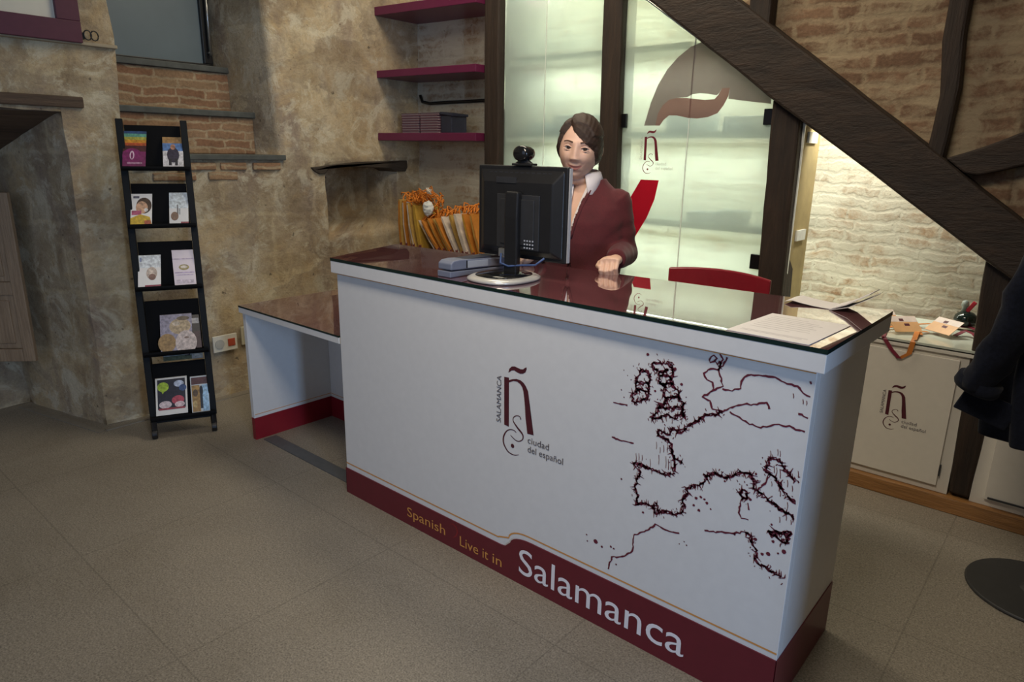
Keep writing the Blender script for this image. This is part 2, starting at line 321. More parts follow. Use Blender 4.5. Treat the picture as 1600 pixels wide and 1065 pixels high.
MAP={'coast':[[(1.345,0.77),(1.369,0.771),(1.393,0.773)],[(1.347,0.661),(1.368,0.66),(1.389,0.661),(1.422,0.663)],[(1.654,0.982),(1.662,0.968),(1.657,0.95),(1.652,0.939),(1.632,0.938),(1.617,0.922),(1.625,0.907),(1.643,0.901),(1.648,0.886),(1.642,0.878),(1.657,0.888),(1.67,0.898),(1.664,0.919),(1.655,0.94)],[(1.674,0.977),(1.667,0.953),(1.652,0.939)],[(1.67,0.891),(1.696,0.893),(1.717,0.903),(1.721,0.929),(1.732,0.941),(1.759,0.947),(1.8,0.951),(1.831,0.942),(1.854,0.942),(1.872,0.928),(1.893,0.921)],[(1.882,0.961),(1.889,0.968)],[(1.882,0.961),(1.889,0.947)],[(1.642,0.878),(1.62,0.855),(1.641,0.851),(1.65,0.829),(1.677,0.83),(1.695,0.844),(1.725,0.862),(1.755,0.87),(1.788,0.882),(1.795,0.868)],[(1.696,0.835),(1.723,0.825),(1.749,0.816),(1.78,0.813),(1.815,0.832),(1.849,0.837),(1.873,0.832),(1.895,0.836)],[(1.865,0.874),(1.879,0.872),(1.894,0.869)],[(1.751,0.593),(1.751,0.564),(1.759,0.55),(1.777,0.553)],[(1.775,0.581),(1.77,0.6)],[(1.791,0.642),(1.809,0.675),(1.813,0.69)],[(1.363,0.219),(1.373,0.266),(1.411,0.283),(1.443,0.317),(1.443,0.37),(1.47,0.393),(1.489,0.405),(1.511,0.437),(1.527,0.432),(1.55,0.43),(1.588,0.437)],[(1.661,0.475),(1.685,0.481),(1.712,0.491),(1.738,0.498),(1.77,0.515)],[(1.627,0.96),(1.63,0.972),(1.64,0.975),(1.647,0.968),(1.642,0.958),(1.632,0.955),(1.627,0.96)]],'spiky':[[(1.425,0.885),(1.443,0.891),(1.458,0.879),(1.458,0.857),(1.456,0.832),(1.454,0.81),(1.435,0.798),(1.413,0.785),(1.407,0.805),(1.421,0.824),(1.412,0.84),(1.415,0.858),(1.423,0.874),(1.425,0.885)],[(1.416,0.848),(1.454,0.857)],[(1.414,0.822),(1.436,0.834),(1.452,0.831)],[(1.463,0.915),(1.486,0.921),(1.516,0.927),(1.523,0.907),(1.526,0.881),(1.534,0.862),(1.55,0.855),(1.552,0.835),(1.566,0.821),(1.562,0.799),(1.574,0.785),(1.556,0.79),(1.543,0.776),(1.52,0.781),(1.499,0.764),(1.473,0.757),(1.487,0.779),(1.496,0.803),(1.517,0.814),(1.505,0.833),(1.507,0.852),(1.51,0.859),(1.487,0.864),(1.486,0.878),(1.488,0.896),(1.469,0.902),(1.463,0.915)],[(1.488,0.896),(1.513,0.909)],[(1.489,0.886),(1.515,0.888),(1.525,0.884)],[(1.509,0.827),(1.552,0.838)],[(1.493,0.791),(1.562,0.809)],[(1.487,0.864),(1.527,0.867)],[(1.656,0.963),(1.655,0.947)],[(1.677,0.83),(1.652,0.813),(1.632,0.807),(1.613,0.789),(1.6,0.778),(1.59,0.772),(1.574,0.75),(1.557,0.738),(1.538,0.743),(1.529,0.722),(1.498,0.728),(1.496,0.709),(1.527,0.707),(1.539,0.693),(1.548,0.674),(1.554,0.646),(1.553,0.617)],[(1.552,0.668),(1.576,0.65)],[(1.557,0.614),(1.532,0.598),(1.513,0.603),(1.49,0.603),(1.462,0.601),(1.438,0.605),(1.426,0.601)],[(1.426,0.601),(1.447,0.585),(1.442,0.556),(1.436,0.523),(1.45,0.504),(1.444,0.475),(1.475,0.49)],[(1.475,0.49),(1.499,0.484),(1.508,0.468),(1.523,0.481),(1.553,0.489),(1.572,0.488),(1.589,0.51),(1.598,0.528)],[(1.499,0.484),(1.506,0.502),(1.519,0.48)],[(1.598,0.528),(1.59,0.54),(1.602,0.567),(1.597,0.58),(1.617,0.595),(1.644,0.611),(1.652,0.635)],[(1.641,0.639),(1.652,0.635),(1.674,0.654),(1.702,0.646),(1.721,0.662),(1.745,0.681),(1.764,0.68),(1.781,0.669),(1.781,0.645)],[(1.781,0.645),(1.807,0.634),(1.833,0.623),(1.853,0.614),(1.872,0.607),(1.893,0.602),(1.893,0.585)],[(1.808,0.735),(1.831,0.746),(1.844,0.734),(1.855,0.718),(1.871,0.707),(1.896,0.696),(1.895,0.682)],[(1.808,0.735),(1.805,0.704),(1.831,0.69),(1.845,0.675),(1.866,0.655),(1.894,0.639)],[(1.75,0.631),(1.745,0.619),(1.756,0.605),(1.768,0.62),(1.76,0.634),(1.75,0.631)],[(1.83,0.543),(1.843,0.544),(1.861,0.548),(1.889,0.563),(1.882,0.547),(1.885,0.527),(1.866,0.53),(1.844,0.534),(1.83,0.543)],[(1.77,0.515),(1.79,0.509),(1.788,0.494),(1.806,0.48),(1.806,0.455),(1.814,0.44),(1.837,0.436),(1.863,0.43),(1.894,0.426)]],'vert':[[(1.432,0.635),(1.434,0.609)],[(1.441,0.638),(1.443,0.616)],[(1.452,0.636),(1.453,0.618)],[(1.479,0.632),(1.481,0.606)],[(1.505,0.653),(1.507,0.624)],[(1.527,0.656),(1.53,0.62)],[(1.535,0.649),(1.538,0.617)],[(1.494,0.69),(1.496,0.668)],[(1.507,0.677),(1.508,0.659)],[(1.517,0.686),(1.519,0.665)],[(1.528,0.696),(1.53,0.668)],[(1.543,0.65),(1.545,0.621)],[(1.811,0.761),(1.813,0.745)],[(1.828,0.77),(1.83,0.753)],[(1.834,0.768),(1.836,0.752)],[(1.824,0.724),(1.827,0.705)],[(1.84,0.718),(1.843,0.695)],[(1.831,0.721),(1.833,0.705)],[(1.861,0.697),(1.863,0.678)],[(1.874,0.686),(1.876,0.67)],[(1.87,0.718),(1.872,0.702)],[(1.883,0.729),(1.885,0.713)],[(1.847,0.663),(1.849,0.647)],[(1.868,0.638),(1.87,0.622)],[(1.823,0.68),(1.825,0.667)],[(1.484,0.76),(1.486,0.746)],[(1.506,0.768),(1.508,0.751)],[(1.536,0.771),(1.537,0.757)],[(1.564,0.78),(1.565,0.77)],[(1.871,0.913),(1.873,0.901)],[(1.88,0.912),(1.881,0.9)],[(1.847,0.922),(1.849,0.91)],[(1.854,0.592),(1.856,0.576)],[(1.869,0.604),(1.871,0.588)],[(1.882,0.594),(1.884,0.581)]],'dots':[((1.447,0.938),0.0084),((1.532,0.914),0.0093),((1.276,0.305),0.0047),((1.28,0.284),0.0047),((1.311,0.295),0.014),((1.335,0.286),0.0074),((1.367,0.3),0.0074),((1.378,0.298),0.0056),((1.39,0.248),0.0056),((1.555,0.876),0.0074),((1.628,0.562),0.0084),((1.641,0.57),0.0074),((1.66,0.559),0.0084),((1.639,0.529),0.0084),((1.652,0.567),0.0065),((1.623,0.538),0.0065),((1.837,0.563),0.0056),((1.838,0.479),0.0112),((1.876,0.501),0.0112),((1.823,0.471),0.0084),((1.862,0.49),0.0056),((1.672,0.545),0.0047),((1.389,0.538),0.0056),((1.478,0.838),0.0065),((1.775,0.612),0.0074),((1.8,0.506),0.0093),((1.745,0.498),0.0065),((1.846,0.518),0.0074),((1.703,0.639),0.0056),((1.782,0.687),0.0065),((1.374,0.876),0.0028),((1.387,0.863),0.0028),((1.37,0.815),0.0037),((1.38,0.795),0.0037),((1.591,0.404),0.0037),((1.605,0.417),0.0037),((1.613,0.409),0.0037),((1.404,0.895),0.0028),((1.416,0.892),0.0028),((1.469,0.457),0.0074)]}
LOGO={'tilde':[(0.936,0.77),(0.94,0.784),(0.95,0.794),(0.963,0.797),(0.976,0.795),(0.989,0.793),(0.999,0.795),(1.006,0.801),(1.013,0.805),(1.014,0.799),(1.009,0.787),(0.999,0.78),(0.987,0.777),(0.974,0.779),(0.961,0.783),(0.95,0.78),(0.944,0.775)],'stem':[(0.918,0.751),(0.939,0.753),(0.942,0.579),(0.921,0.581)],'arch':[(0.939,0.744),(0.954,0.751),(0.972,0.756),(0.99,0.755),(1.003,0.749),(1.013,0.739),(1.022,0.725),(1.026,0.705),(1.03,0.677),(1.037,0.636),(1.043,0.609),(1.05,0.579),(1.023,0.577),(1.019,0.602),(1.014,0.63),(1.01,0.671),(1.006,0.7),(1.002,0.72),(0.997,0.733),(0.988,0.742),(0.975,0.747),(0.959,0.746),(0.939,0.736)],'S':[(0.993,0.619),(0.992,0.626),(0.982,0.629),(0.97,0.625),(0.961,0.616),(0.961,0.605),(0.97,0.595),(0.984,0.583),(0.997,0.574),(1.005,0.564),(1.003,0.55),(0.99,0.54),(0.977,0.538),(0.961,0.544),(0.95,0.551)],'C':[(0.975,0.567),(0.966,0.572),(0.95,0.571),(0.934,0.562),(0.923,0.546),(0.918,0.529),(0.92,0.512),(0.928,0.499),(0.941,0.487),(0.957,0.483),(0.973,0.484),(0.989,0.491)],'dot':[(0.96,0.514)],'sal':[(0.909,0.584),(0.903,0.751),(0.881,0.576)],'ciu':[(1.026,0.546),(1.115,0.548),(1.114,0.566)],'esp':[(1.027,0.514),(1.172,0.515)]}
DECO={'grey':[(0.391,1.623),(0.402,1.663),(0.424,1.74),(0.458,1.823),(0.506,1.896),(0.562,1.951),(0.626,1.993),(0.695,2.013),(1.056,1.744),(1.058,1.713),(0.965,1.725),(0.847,1.742),(0.85,1.793),(0.81,1.792),(0.795,1.768),(0.785,1.761),(0.739,1.769),(0.697,1.774),(0.656,1.77),(0.627,1.757),(0.571,1.756),(0.527,1.748),(0.494,1.723),(0.47,1.685),(0.458,1.623)],'pink':[(0.458,1.623),(0.47,1.685),(0.494,1.723),(0.527,1.748),(0.571,1.756),(0.627,1.754),(0.675,1.747),(0.726,1.741),(0.775,1.743),(0.793,1.761),(0.81,1.792),(0.85,1.793),(0.846,1.755),(0.826,1.713),(0.798,1.677),(0.75,1.66),(0.692,1.654),(0.641,1.658),(0.578,1.671),(0.534,1.672),(0.504,1.649),(0.484,1.622)],'tl':[(0.407,1.603),(0.467,1.607)],'cb':[(0.42,1.366)],'stem':[(0.409,1.566),(0.407,1.443)]}
RED= [(0.393, 1.345), (0.502, 1.345), (0.485, 1.246), (0.444, 1.143), (0.38, 1.036), (0.31, 0.965), (0.268, 1.026), (0.328, 1.237)]
# ---------------------------------------------------------------- camera
def make_camera():
    cx, cy, cz, yaw, pitch, roll, f = 2.34295, -1.62978, 1.46999, .707658, -.268202, .017508, 1066.17
    fw = V((-sin(yaw) * cos(pitch), cos(yaw) * cos(pitch), sin(pitch))); r = V((cos(yaw), sin(yaw), 0)); u = r.cross(fw)
    r2 = r * cos(roll) + u * sin(roll); u2 = -r * sin(roll) + u * cos(roll)
    cam = bpy.data.cameras.new('camera'); cam.sensor_width = 36; cam.lens = f * 36 / 1600; cam.clip_start = .05
    o = bpy.data.objects.new('camera', cam); C.objects.link(o)
    M = Matrix((r2, u2, -fw)).transposed().to_4x4(); M.translation = (cx, cy, cz); o.matrix_world = M
    SC.camera = o
make_camera()
# ---------------------------------------------------------------- room shell
def S(o, kind='structure'): o['kind'] = kind; return o
S(obj('floor', box(-3.2, 5.5, -5.5, 2.6, -.1, 0), FLOOR))
X0 = -1.58
def wall_left():
    bm = BM()
    def f(y0, y1, z0, z1): patch(bm, (X0, y0, z0), (X0, y1, z0), (X0, y1, z1), (X0, y0, z1))
    f(-.43, -.155, 0, 2.95); f(-3.0, -.43, 1.63, 2.95); f(-.155, .745, 0, 1.43)
    f(.745, 1.05, 0, 1.43); patch(bm, (X0, .745, 1.43), (X0, 1.05, 1.43), (X0, 1.05, 2.95), (X0, .65, 2.95))
    f(1.05, 1.66, 0, .925); f(1.05, 1.66, 1.36, 2.95); f(1.66, 1.95, 0, 2.95)
    # window reveal
    patch(bm, (X0, .745, 1.43), (X0, .65, 2.95), (-2.12, .60, 2.95), (-2.12, .60, 1.43))
    patch(bm, (X0, -.155, 1.43), (X0, -.155, 2.95), (-2.12, -.26, 2.95), (-2.12, -.26, 1.43))
    patch(bm, (X0, -.155, 1.43), (X0, .745, 1.43), (-2.12, .60, 1.43), (-2.12, -.26, 1.43))
    patch(bm, (-2.12, -.26, 1.43), (-2.12, .60, 1.43), (-2.12, .60, 2.95), (-2.12, -.26, 2.95))
    # small niche under the window
    xd = -1.90
    patch(bm, (X0, 1.05, .925), (X0, 1.05, 1.36), (xd, 1.07, 1.36), (xd, 1.07, .99))
    patch(bm, (X0, 1.66, .925), (X0, 1.66, 1.36), (xd, 1.62, 1.36), (xd, 1.62, .99))
    patch(bm, (X0, 1.05, .925), (X0, 1.66, .925), (xd, 1.62, .99), (xd, 1.07, .99))
    patch(bm, (X0, 1.05, 1.36), (X0, 1.66, 1.36), (xd, 1.62, 1.36), (xd, 1.07, 1.36))
    patch(bm, (xd, 1.07, .99), (xd, 1.62, .99), (xd, 1.62, 1.36), (xd, 1.07, 1.36))
    # big splayed recess at the left: side, back
    patch(bm, (X0, -.43, 0), (X0, -.43, 1.63), (-2.27, -.605, 1.40), (-2.27, -.605, 0))
    patch(bm, (-2.27, -.605, 0), (-2.27, -.605, 1.40), (-2.27, -3.0, 1.40), (-2.27, -3.0, 0))
    rough_up(bm, .014, 3.2)
    return S(obj('wall_left', bm, STONE, smooth=True))
wall_left()
def soffit():
    bm = BM(); prism(bm, [(X0 - .02, -.425, 1.625), (-2.28, -.60, 1.385), (-2.28, -3.0, 1.385), (X0 - .02, -3.0, 1.625)], (0, 0, .06))
    return S(obj('trim_1', bm, TIMBER_Y))
soffit()
def wall_back():
    bm = BM(); patch(bm, (-1.62, 1.865, 0), (3.3, 2.44, 0), (3.3, 2.44, 2.95), (-1.62, 1.865, 2.95), .06)
    rough_up(bm, .010, 5)
    o = S(obj('wall_back', bm, BRICK_BACK, smooth=True))
wall_back()
YP = 1.65
def beam_top(x): return 2.073 - .750 * (x - 1.006)
def beam_bot(x): return 1.743 - .690 * (x - 1.074)
def wall_partition():
    bm = BM()
    patch(bm, (-.2, YP + .125, beam_top(-.2) - .1), (3.2, YP + .125, .80), (3.2, YP + .125, 2.95), (-.2, YP + .125, 2.95), .06) if False else None
    patch(bm, (-.12, YP + .125, beam_top(-.12) - .1), (2.04, YP + .125, beam_top(2.04) - .1), (2.04, YP + .125, 2.95), (-.12, YP + .125, 2.95), .05)
    patch(bm, (2.04, YP + .125, .70), (3.2, YP + .125, .70), (3.2, YP + .125, 2.95), (2.04, YP + .125, 2.95), .06)
    rough_up(bm, .008, 5)
    o = S(obj('wall_partition', bm, BRICK_UP, smooth=True))
    m = o.modifiers.new('thick', 'SOLIDIFY'); m.thickness = .12; m.offset = 0; 
    return o
wall_partition()
def wall_right_blocker():  # unseen wall added to keep the doorway daylight off the counter's side
    bm = BM()
    for a, b, c, d in (((3.2, -.66), (3.2, 2.5), 0, 0), ((3.36, -.66), (3.36, 2.5), 0, 0), ((3.2, -.66), (3.36, -.66), 0, 0)): patch(bm, (*a, 0), (*b, 0), (*b, 2.95), (*a, 2.95), .08)
    rough_up(bm, .012, 3.2); S(obj('wall_right_blocker', bm, STONE, smooth=True))
wall_right_blocker()
# timber frame: each member one thing
def timber(name, pts, y0, y1, mat, label, cat='post', jit=.006, n=14):
    """closed outline in X-Z (two long sides given as left list / right list), extruded in depth, edges wobbling as hewn wood"""
    L, R = pts; bm = BM()
    def along(P, t):
        k = t * (len(P) - 1); i = min(int(k), len(P) - 2); return V(P[i]).lerp(V(P[i + 1]), k - i)
    rings = []
    for i in range(n + 1):
        a = along(L, i / n); b = along(R, i / n); r = []
        for (p, y) in ((a, y0), (b, y0), (b, y1), (a, y1)):
            q = V((p.x, y, p.y)); q += noise.noise_vector(q * 5) * jit; r.append(q)
        rings.append(r)
    loft(bm, rings)
    o = obj(name, bm, mat, bevel=.012, seg=2); return tag(o, label, cat)
timber('timber_post', ([(-.725, 0), (-.732, 2.9)], [(-.600, 0), (-.607, 2.9)]), YP, YP + .14, TIMBER_V, 'dark oak post between the plum shelves and the frosted glass')
timber('timber_post', ([(.165, 0), (.115, 2.9)], [(.290, 0), (.232, 2.9)]), YP, YP + .15, TIMBER_V, 'dark oak post between the two frosted glass bays, behind the woman')
timber('timber_post', ([(1.125, 0), (1.080, 1.736)], [(1.238, 0), (1.213, 1.644)]), YP + .005, YP + .15, TIMBER_V, 'short dark oak post holding up the diagonal beam, right of the printed glass')
timber('timber_post', ([(2.040, .085), (2.006, 1.16)], [(2.117, .085), (2.140, 1.12)]), YP - .005, YP + .13, TIMBER_V, 'dark oak post between the two cream cabinets, partly behind the coat')
timber('timber_beam', ([(-.3, beam_top(-.3)), (1.006, 2.073), (1.815, 1.473), (2.104, 1.250), (2.55, .915)], [(-.3, beam_bot(-.3)), (.459, 2.190), (1.074, 1.743), (2.018, 1.092), (2.55, .728)]), YP - .05, YP + .17, TIMBER_D, 'thick dark diagonal oak beam rising across the brick', 'beam', n=24)
timber('timber_brace', ([(1.812, 1.478), (1.90, 1.515), (2.046, 1.582), (2.9, 1.95)], [(1.88, 1.425), (1.93, 1.420), (2.068, 1.458), (2.9, 1.80)]), YP - .02, YP + .06, TIMBER_D, 'dark oak brace rising to the right from the diagonal beam', 'beam')
timber('timber_stud', ([(1.738, 1.46), (1.745, 1.56), (1.752, 1.72), (1.728, 1.92), (1.718, 2.9)], [(1.80, 1.46), (1.808, 1.56), (1.815, 1.75), (1.800, 1.95), (1.79, 2.9)]), YP - .02, YP + .06, TIMBER_V, 'crooked dark oak stud in the brick above the diagonal beam', 'post', n=20)
timber('timber_stud', ([(.93, 2.06), (.93, 2.9)], [(1.035, 2.02), (1.035, 2.9)]), YP - .02, YP + .06, TIMBER_V, 'dark oak stud standing on the diagonal beam at the top edge of the photo')
# window recess: stepped brick sill with slate nosings
S(obj('trim_2', box(-1.85, X0 + .028, -.15, .755, 1.405, 1.437), SLATE, bevel=.004))
S(obj('trim_3', box(-2.11, -1.78, -.185, .682, 1.437, 1.652), BRICK_STEP, bevel=.006))
S(obj('trim_4', box(-2.11, -1.76, -.19, .700, 1.652, 1.686), SLATE, bevel=.004))
S(obj('trim_5', box(-2.11, -1.96, -.20, .640, 1.686, 1.916), BRICK_STEP, bevel=.006))
S(obj('trim_6', box(-2.11, -1.94, -.21, .655, 1.916, 1.950), SLATE, bevel=.004))
def window():
    w = thing('window_1', None, None, (-2.08, .16, 1.95)); w['kind'] = 'structure'
    fr = BM()
    bx(fr, -2.10, -2.055, -.24, .60, 1.950, 1.972); bx(fr, -2.10, -2.055, .545, .60, 1.972, 2.9); bx(fr, -2.10, -2.055, -.24, -.2, 1.972, 2.9)
    obj('window_frame', fr, BLACKPL, w, bevel=.004)
    obj('pane', box(-2.085, -2.075, -.2, .545, 1.972, 2.9), plain('dim_blue_pane', (.15, .19, .205), .35, var=.06, scale=4), w)
    bm = BM(); tube(bm, [(-2.03, .575, 2.02), (-2.03, .578, 2.5)], .008); bx(bm, -2.056, -2.025, .567, .583, 2.03, 2.04); bx(bm, -2.056, -2.025, .567, .583, 2.42, 2.43)
    obj('handle', bm, CHROME, w, smooth=True)  # bright steel rod stands in for the glare on the dark frame post
window()
def bare_bricks():
    bm = BM(); random.seed(3)
    for row, z in enumerate((1.370, 1.315)):
        y = -.13 + .09 * row
        while y < (.66 if row == 0 else .50):
            w = random.uniform(.16, .25); bx(bm, X0 - .02, X0 + .011 + random.uniform(0, .004), y, y + w, z - .021, z + .021); y += w + random.uniform(.02, .10)
    rough_up(bm, .004, 9); S(obj('trim_11', bm, BRICK_STEP, bevel=.006))
bare_bricks()
# wooden lintels and ledge
tag(obj('wooden_lintel', bx(BM(), X0 - .14, X0 + .022, -2.8, -.328, 1.648, 1.700), TIMBER_Y, bevel=.006), 'brown oak lintel over the recess at the far left', 'beam')
def nl():
    bm = BM(); prism(bm, [(X0 + .020, .935, 1.362), (X0 + .020, .955, 1.340), (X0 + .020, 1.00, 1.316), (X0 + .020, 1.04, 1.322), (X0 + .020, 1.065, 1.350), (X0 + .020, 1.10, 1.368), (X0 + .020, 1.58, 1.352), (X0 + .020, 1.63, 1.330), (X0 + .020, 1.72, 1.330), (X0 + .020, 1.738, 1.36), (X0 + .020, 1.735, 1.408), (X0 + .020, 1.3, 1.396)], (-.20, 0, 0))
    tag(obj('wooden_lintel', bm, wood_mat('grey_oak_lintel', (.018, .012, .008), (.075, .055, .035), 1), bevel=.006), 'old grey timber lintel over the small wall niche', 'beam')
nl()
S(obj('trim_7', box(X0 - .05, X0 + .03, -2.8, -.143, 1.938, 1.955), plain('stone_ledge', (.34, .28, .19), .8, var=.15, scale=12, bstr=.2), bevel=.004))
# floor strips beside the walls
def strips():
    bm = BM(); d = V((-.690, -.176, 0)).normalized(); n = V((.247, -.969, 0))
    a = V((-1.575, -.455, 0)); b = a + d * .70
    for o0, o1, z in ((0.012, .045, .004),): prism(bm, [a + n * o0 + V((.05, 0, 0)), b + n * o0, b + n * o1, a + n * o1 + V((.07, 0, 0))], (0, 0, z))
    S(obj('trim_8', bm, plain('pale_floor_strip', (.24, .215, .175), .5, var=.1)))
    S(obj('trim_9', box(-1.53, -1.505, -.46, 1.85, 0, .004), plain('pale_floor_strip', (.24, .215, .175))))
    S(obj('trim_10', box(-.79, 1.86, .045, .115, 0, .005), plain('grey_cable_cover', (.10, .105, .11), .45, var=.1)))
strips()
# ---------------------------------------------------------------- left wall things
def picture():
    t = thing('wall_picture', 'plum framed picture with a pale cream panel, high on the far left wall', 'picture', (X0 + .02, -.7, 1.94))
    bm = BM(); x0, x1 = X0 + .016, X0 + .05
    bx(bm, x0, x1, -1.25, -.303, 1.945, 2.040); bx(bm, x0, x1, -.402, -.303, 2.040, 2.72); bx(bm, x0, x1, -1.25, -1.15, 2.040, 2.72); bx(bm, x0, x1, -1.25, -.303, 2.72, 2.82)
    obj('frame', bm, plain('plum_frame', (.085, .016, .036), .5, var=.08), t, bevel=.003)
    obj('panel', box(x0, x0 + .012, -1.16, -.39, 2.03, 2.73), plain('cream_panel', (.70, .66, .55), .22, var=.05, scale=5), t)
picture()
def hook():
    t = thing('wall_hook', 'little black wire hook on the ledge beside the plum frame', 'hook', (X0 + .02, -.26, 1.955))
    bm = BM()
    for cy in (-.275, -.245): tube(bm, [(X0 + .035, cy + .017 * cos(a), 1.985 + .022 * sin(a)) for a in [k * 2 * pi / 12 for k in range(13)]], .003, 6)
    obj('wire', bm, BLACKPL, t, smooth=True)
    obj('plate', box(X0 + .014, X0 + .034, -.303, -.288, 1.965, 1.995), BLACKPL, t, bevel=.002)
hook()
def cupboard_door():
    t = thing('cupboard_door', 'pale pine panelled cupboard door standing ajar in the far left recess', 'door', (-1.95, -.60, .333))
    d = V((-.70, -.714, 0)).normalized(); n = V((.714, -.70, 0))
    M = Matrix((d, n, V((0, 0, 1)))).transposed().to_4x4(); M.translation = (-1.95, -.602, 0)
    z0, z1, W = .333, 1.234, .40
    bm = BM(); bx(bm, 0, .06, 0, .028, z0, z1, M); bx(bm, W - .06, W, 0, .028, z0, z1, M)
    for a, b in ((z0, z0 + .07), (.70, .77), (z1 - .07, z1)): bx(bm, .06, W - .06, 0, .028, a, b, M)
    obj('door_frame', bm, PINE_D, t, bevel=.004)
    for a, b in ((z0 + .07, .70), (.77, z1 - .07)):
        bm = BM(); bx(bm, .06, W - .06, .006, .016, a, b, M); bx(bm, .09, W - .09, .004, .024, a + .03, b - .03, M)
        obj('panel', bm, PINE_D, t, bevel=.006)
    bm = BM(); bx(bm, W - .01, W + .03, .005, .02, .45, .53, M); obj('hinge', bm, CHROME, t)
    bm = BM(); bx(bm, W - .01, W + .03, .005, .02, 1.04, 1.12, M); obj('hinge', bm, CHROME, t)
cupboard_door()
def sockets():
    pw = plain('ivory_socket_plastic', (.66, .63, .54), .4, var=.02)
    t = thing('wall_socket', 'ivory double socket plate with a red insert low on the stone wall', 'socket', (X0 + .02, .26, .33))
    obj('plate', box(X0 + .012, X0 + .026, .185, .335, .285, .385), pw, t, bevel=.003)
    bm = BM(); cyl(bm, (0, 0), .028, .028, 0, .006, 24); 
    for v in bm.verts: v.co = V((X0 + .026 + v.co.z, .223 + v.co.x, .335 + v.co.y))
    obj('outlet', bm, plain('outlet_grey', (.42, .41, .37), .4), t)
    obj('outlet', box(X0 + .026, X0 + .031, .275, .32, .312, .358), plain('red_outlet', (.42, .07, .03), .4), t, bevel=.002)['label'] = 'red outlet insert'
    t = thing('wall_socket', 'plain beige blanking plate on the stone wall, right beside the low desk', 'socket', (X0 + .02, .42, .36))
    obj('plate', box(X0 + .012, X0 + .024, .365, .455, .30, .415), plain('beige_plate', (.50, .46, .33), .5, var=.05), t, bevel=.003)
    obj('cover', box(X0 + .024, X0 + .028, .38, .44, .315, .40), plain('beige_plate', (.50, .46, .33)), t, bevel=.002)
sockets()
# plum shelves in the corner
def by(x): return 1.865 + (x + 1.62) * .1172      # y of the back wall
for (z0, z1, xl, lb) in ((2.332, 2.385, X0 - .03, 'plum wall shelf at the top edge of the photo, topmost of three'), (1.946, 1.992, X0 - .03, 'empty plum wall shelf, middle one of three in the corner'), (1.540, 1.590, X0 - .03, 'plum wall shelf carrying the stacks of booklets, lowest of three')):
    bm = BM(); prism(bm, [(xl + .03, 1.492, z0), (-.735, 1.585, z0), (-.735, 1.80, z0), (-.53, 1.80, z0), (-.53, by(-.53) + .02, z0), (xl, by(xl) + .02, z0)], (0, 0, z1 - z0))
    tag(obj('wall_shelf', bm, PLUM, bevel=.003), lb, 'shelf', 'plum shelves in the corner')
def booklets():
    cov = plain('mauve_cover', (.105, .042, .062), .5, var=.08); pg = plain('cream_pages', (.32, .24, .24), .8)
    proto = None; z = 1.590
    for si, (x0, w, n, nm) in enumerate(((-1.455, .172, 8, 'left'), (-1.272, .178, 8, 'right'))):
        for k in range(n):
            zz = 1.5905 + k * .0162; jx = random.uniform(-.003, .003)
            t = thing('booklet', 'mauve booklet %s in the %s-hand stack on the lowest plum shelf' % (('at the very bottom', 'second from the bottom', 'third from the bottom', 'fourth from the bottom', 'fourth from the top', 'third from the top', 'second from the top', 'on top')[k], nm), 'booklet', (x0 + w / 2 + jx, 1.70, zz), 'mauve booklets stacked on the plum shelf')
            if proto is None:
                obj('cover', bx(bx(BM(), x0, x0 + w, 1.60, 1.80, zz, zz + .003), x0, x0 + w, 1.60, 1.80, zz + .0125, zz + .0155), cov, t)
                obj('pages', box(x0 + .004, x0 + w - .004, 1.604, 1.797, zz + .003, zz + .0125), pg, t)
                proto = t
            else:
                for ch in proto.children:
                    c = ch.copy(); C.objects.link(c); c.parent = t
    t = thing('cardboard_box', 'small dark blue box at the right end of the booklet stacks', 'box', (-1.02, 1.70, 1.5905))
    dk = plain('dark_blue_card', (.018, .022, .04), .5, var=.2)
    obj('body', box(-1.085, -.985, 1.62, 1.76, 1.5905, 1.70), dk, t, bevel=.004)
    M = Matrix.Translation((-1.035, 1.69, 1.708)) @ Matrix.Rotation(.12, 4, 'Y')
    obj('lid', box(-.058, .062, -.075, .075, -.006, .010, M), dk, t, bevel=.003)
booklets()
bm = BM(); tube(bm, [(x, by(x) - .012, z) for x, z in ((-1.55, 1.86), (-1.53, 1.815), (-1.46, 1.802), (-1.3, 1.806), (-1.1, 1.808), (-.9, 1.812), (-.62, 1.822))], .011, 8)
tag(obj('cable', bm, BLACKPL, smooth=True), 'dark cable running along the brick between the plum shelves', 'cable')
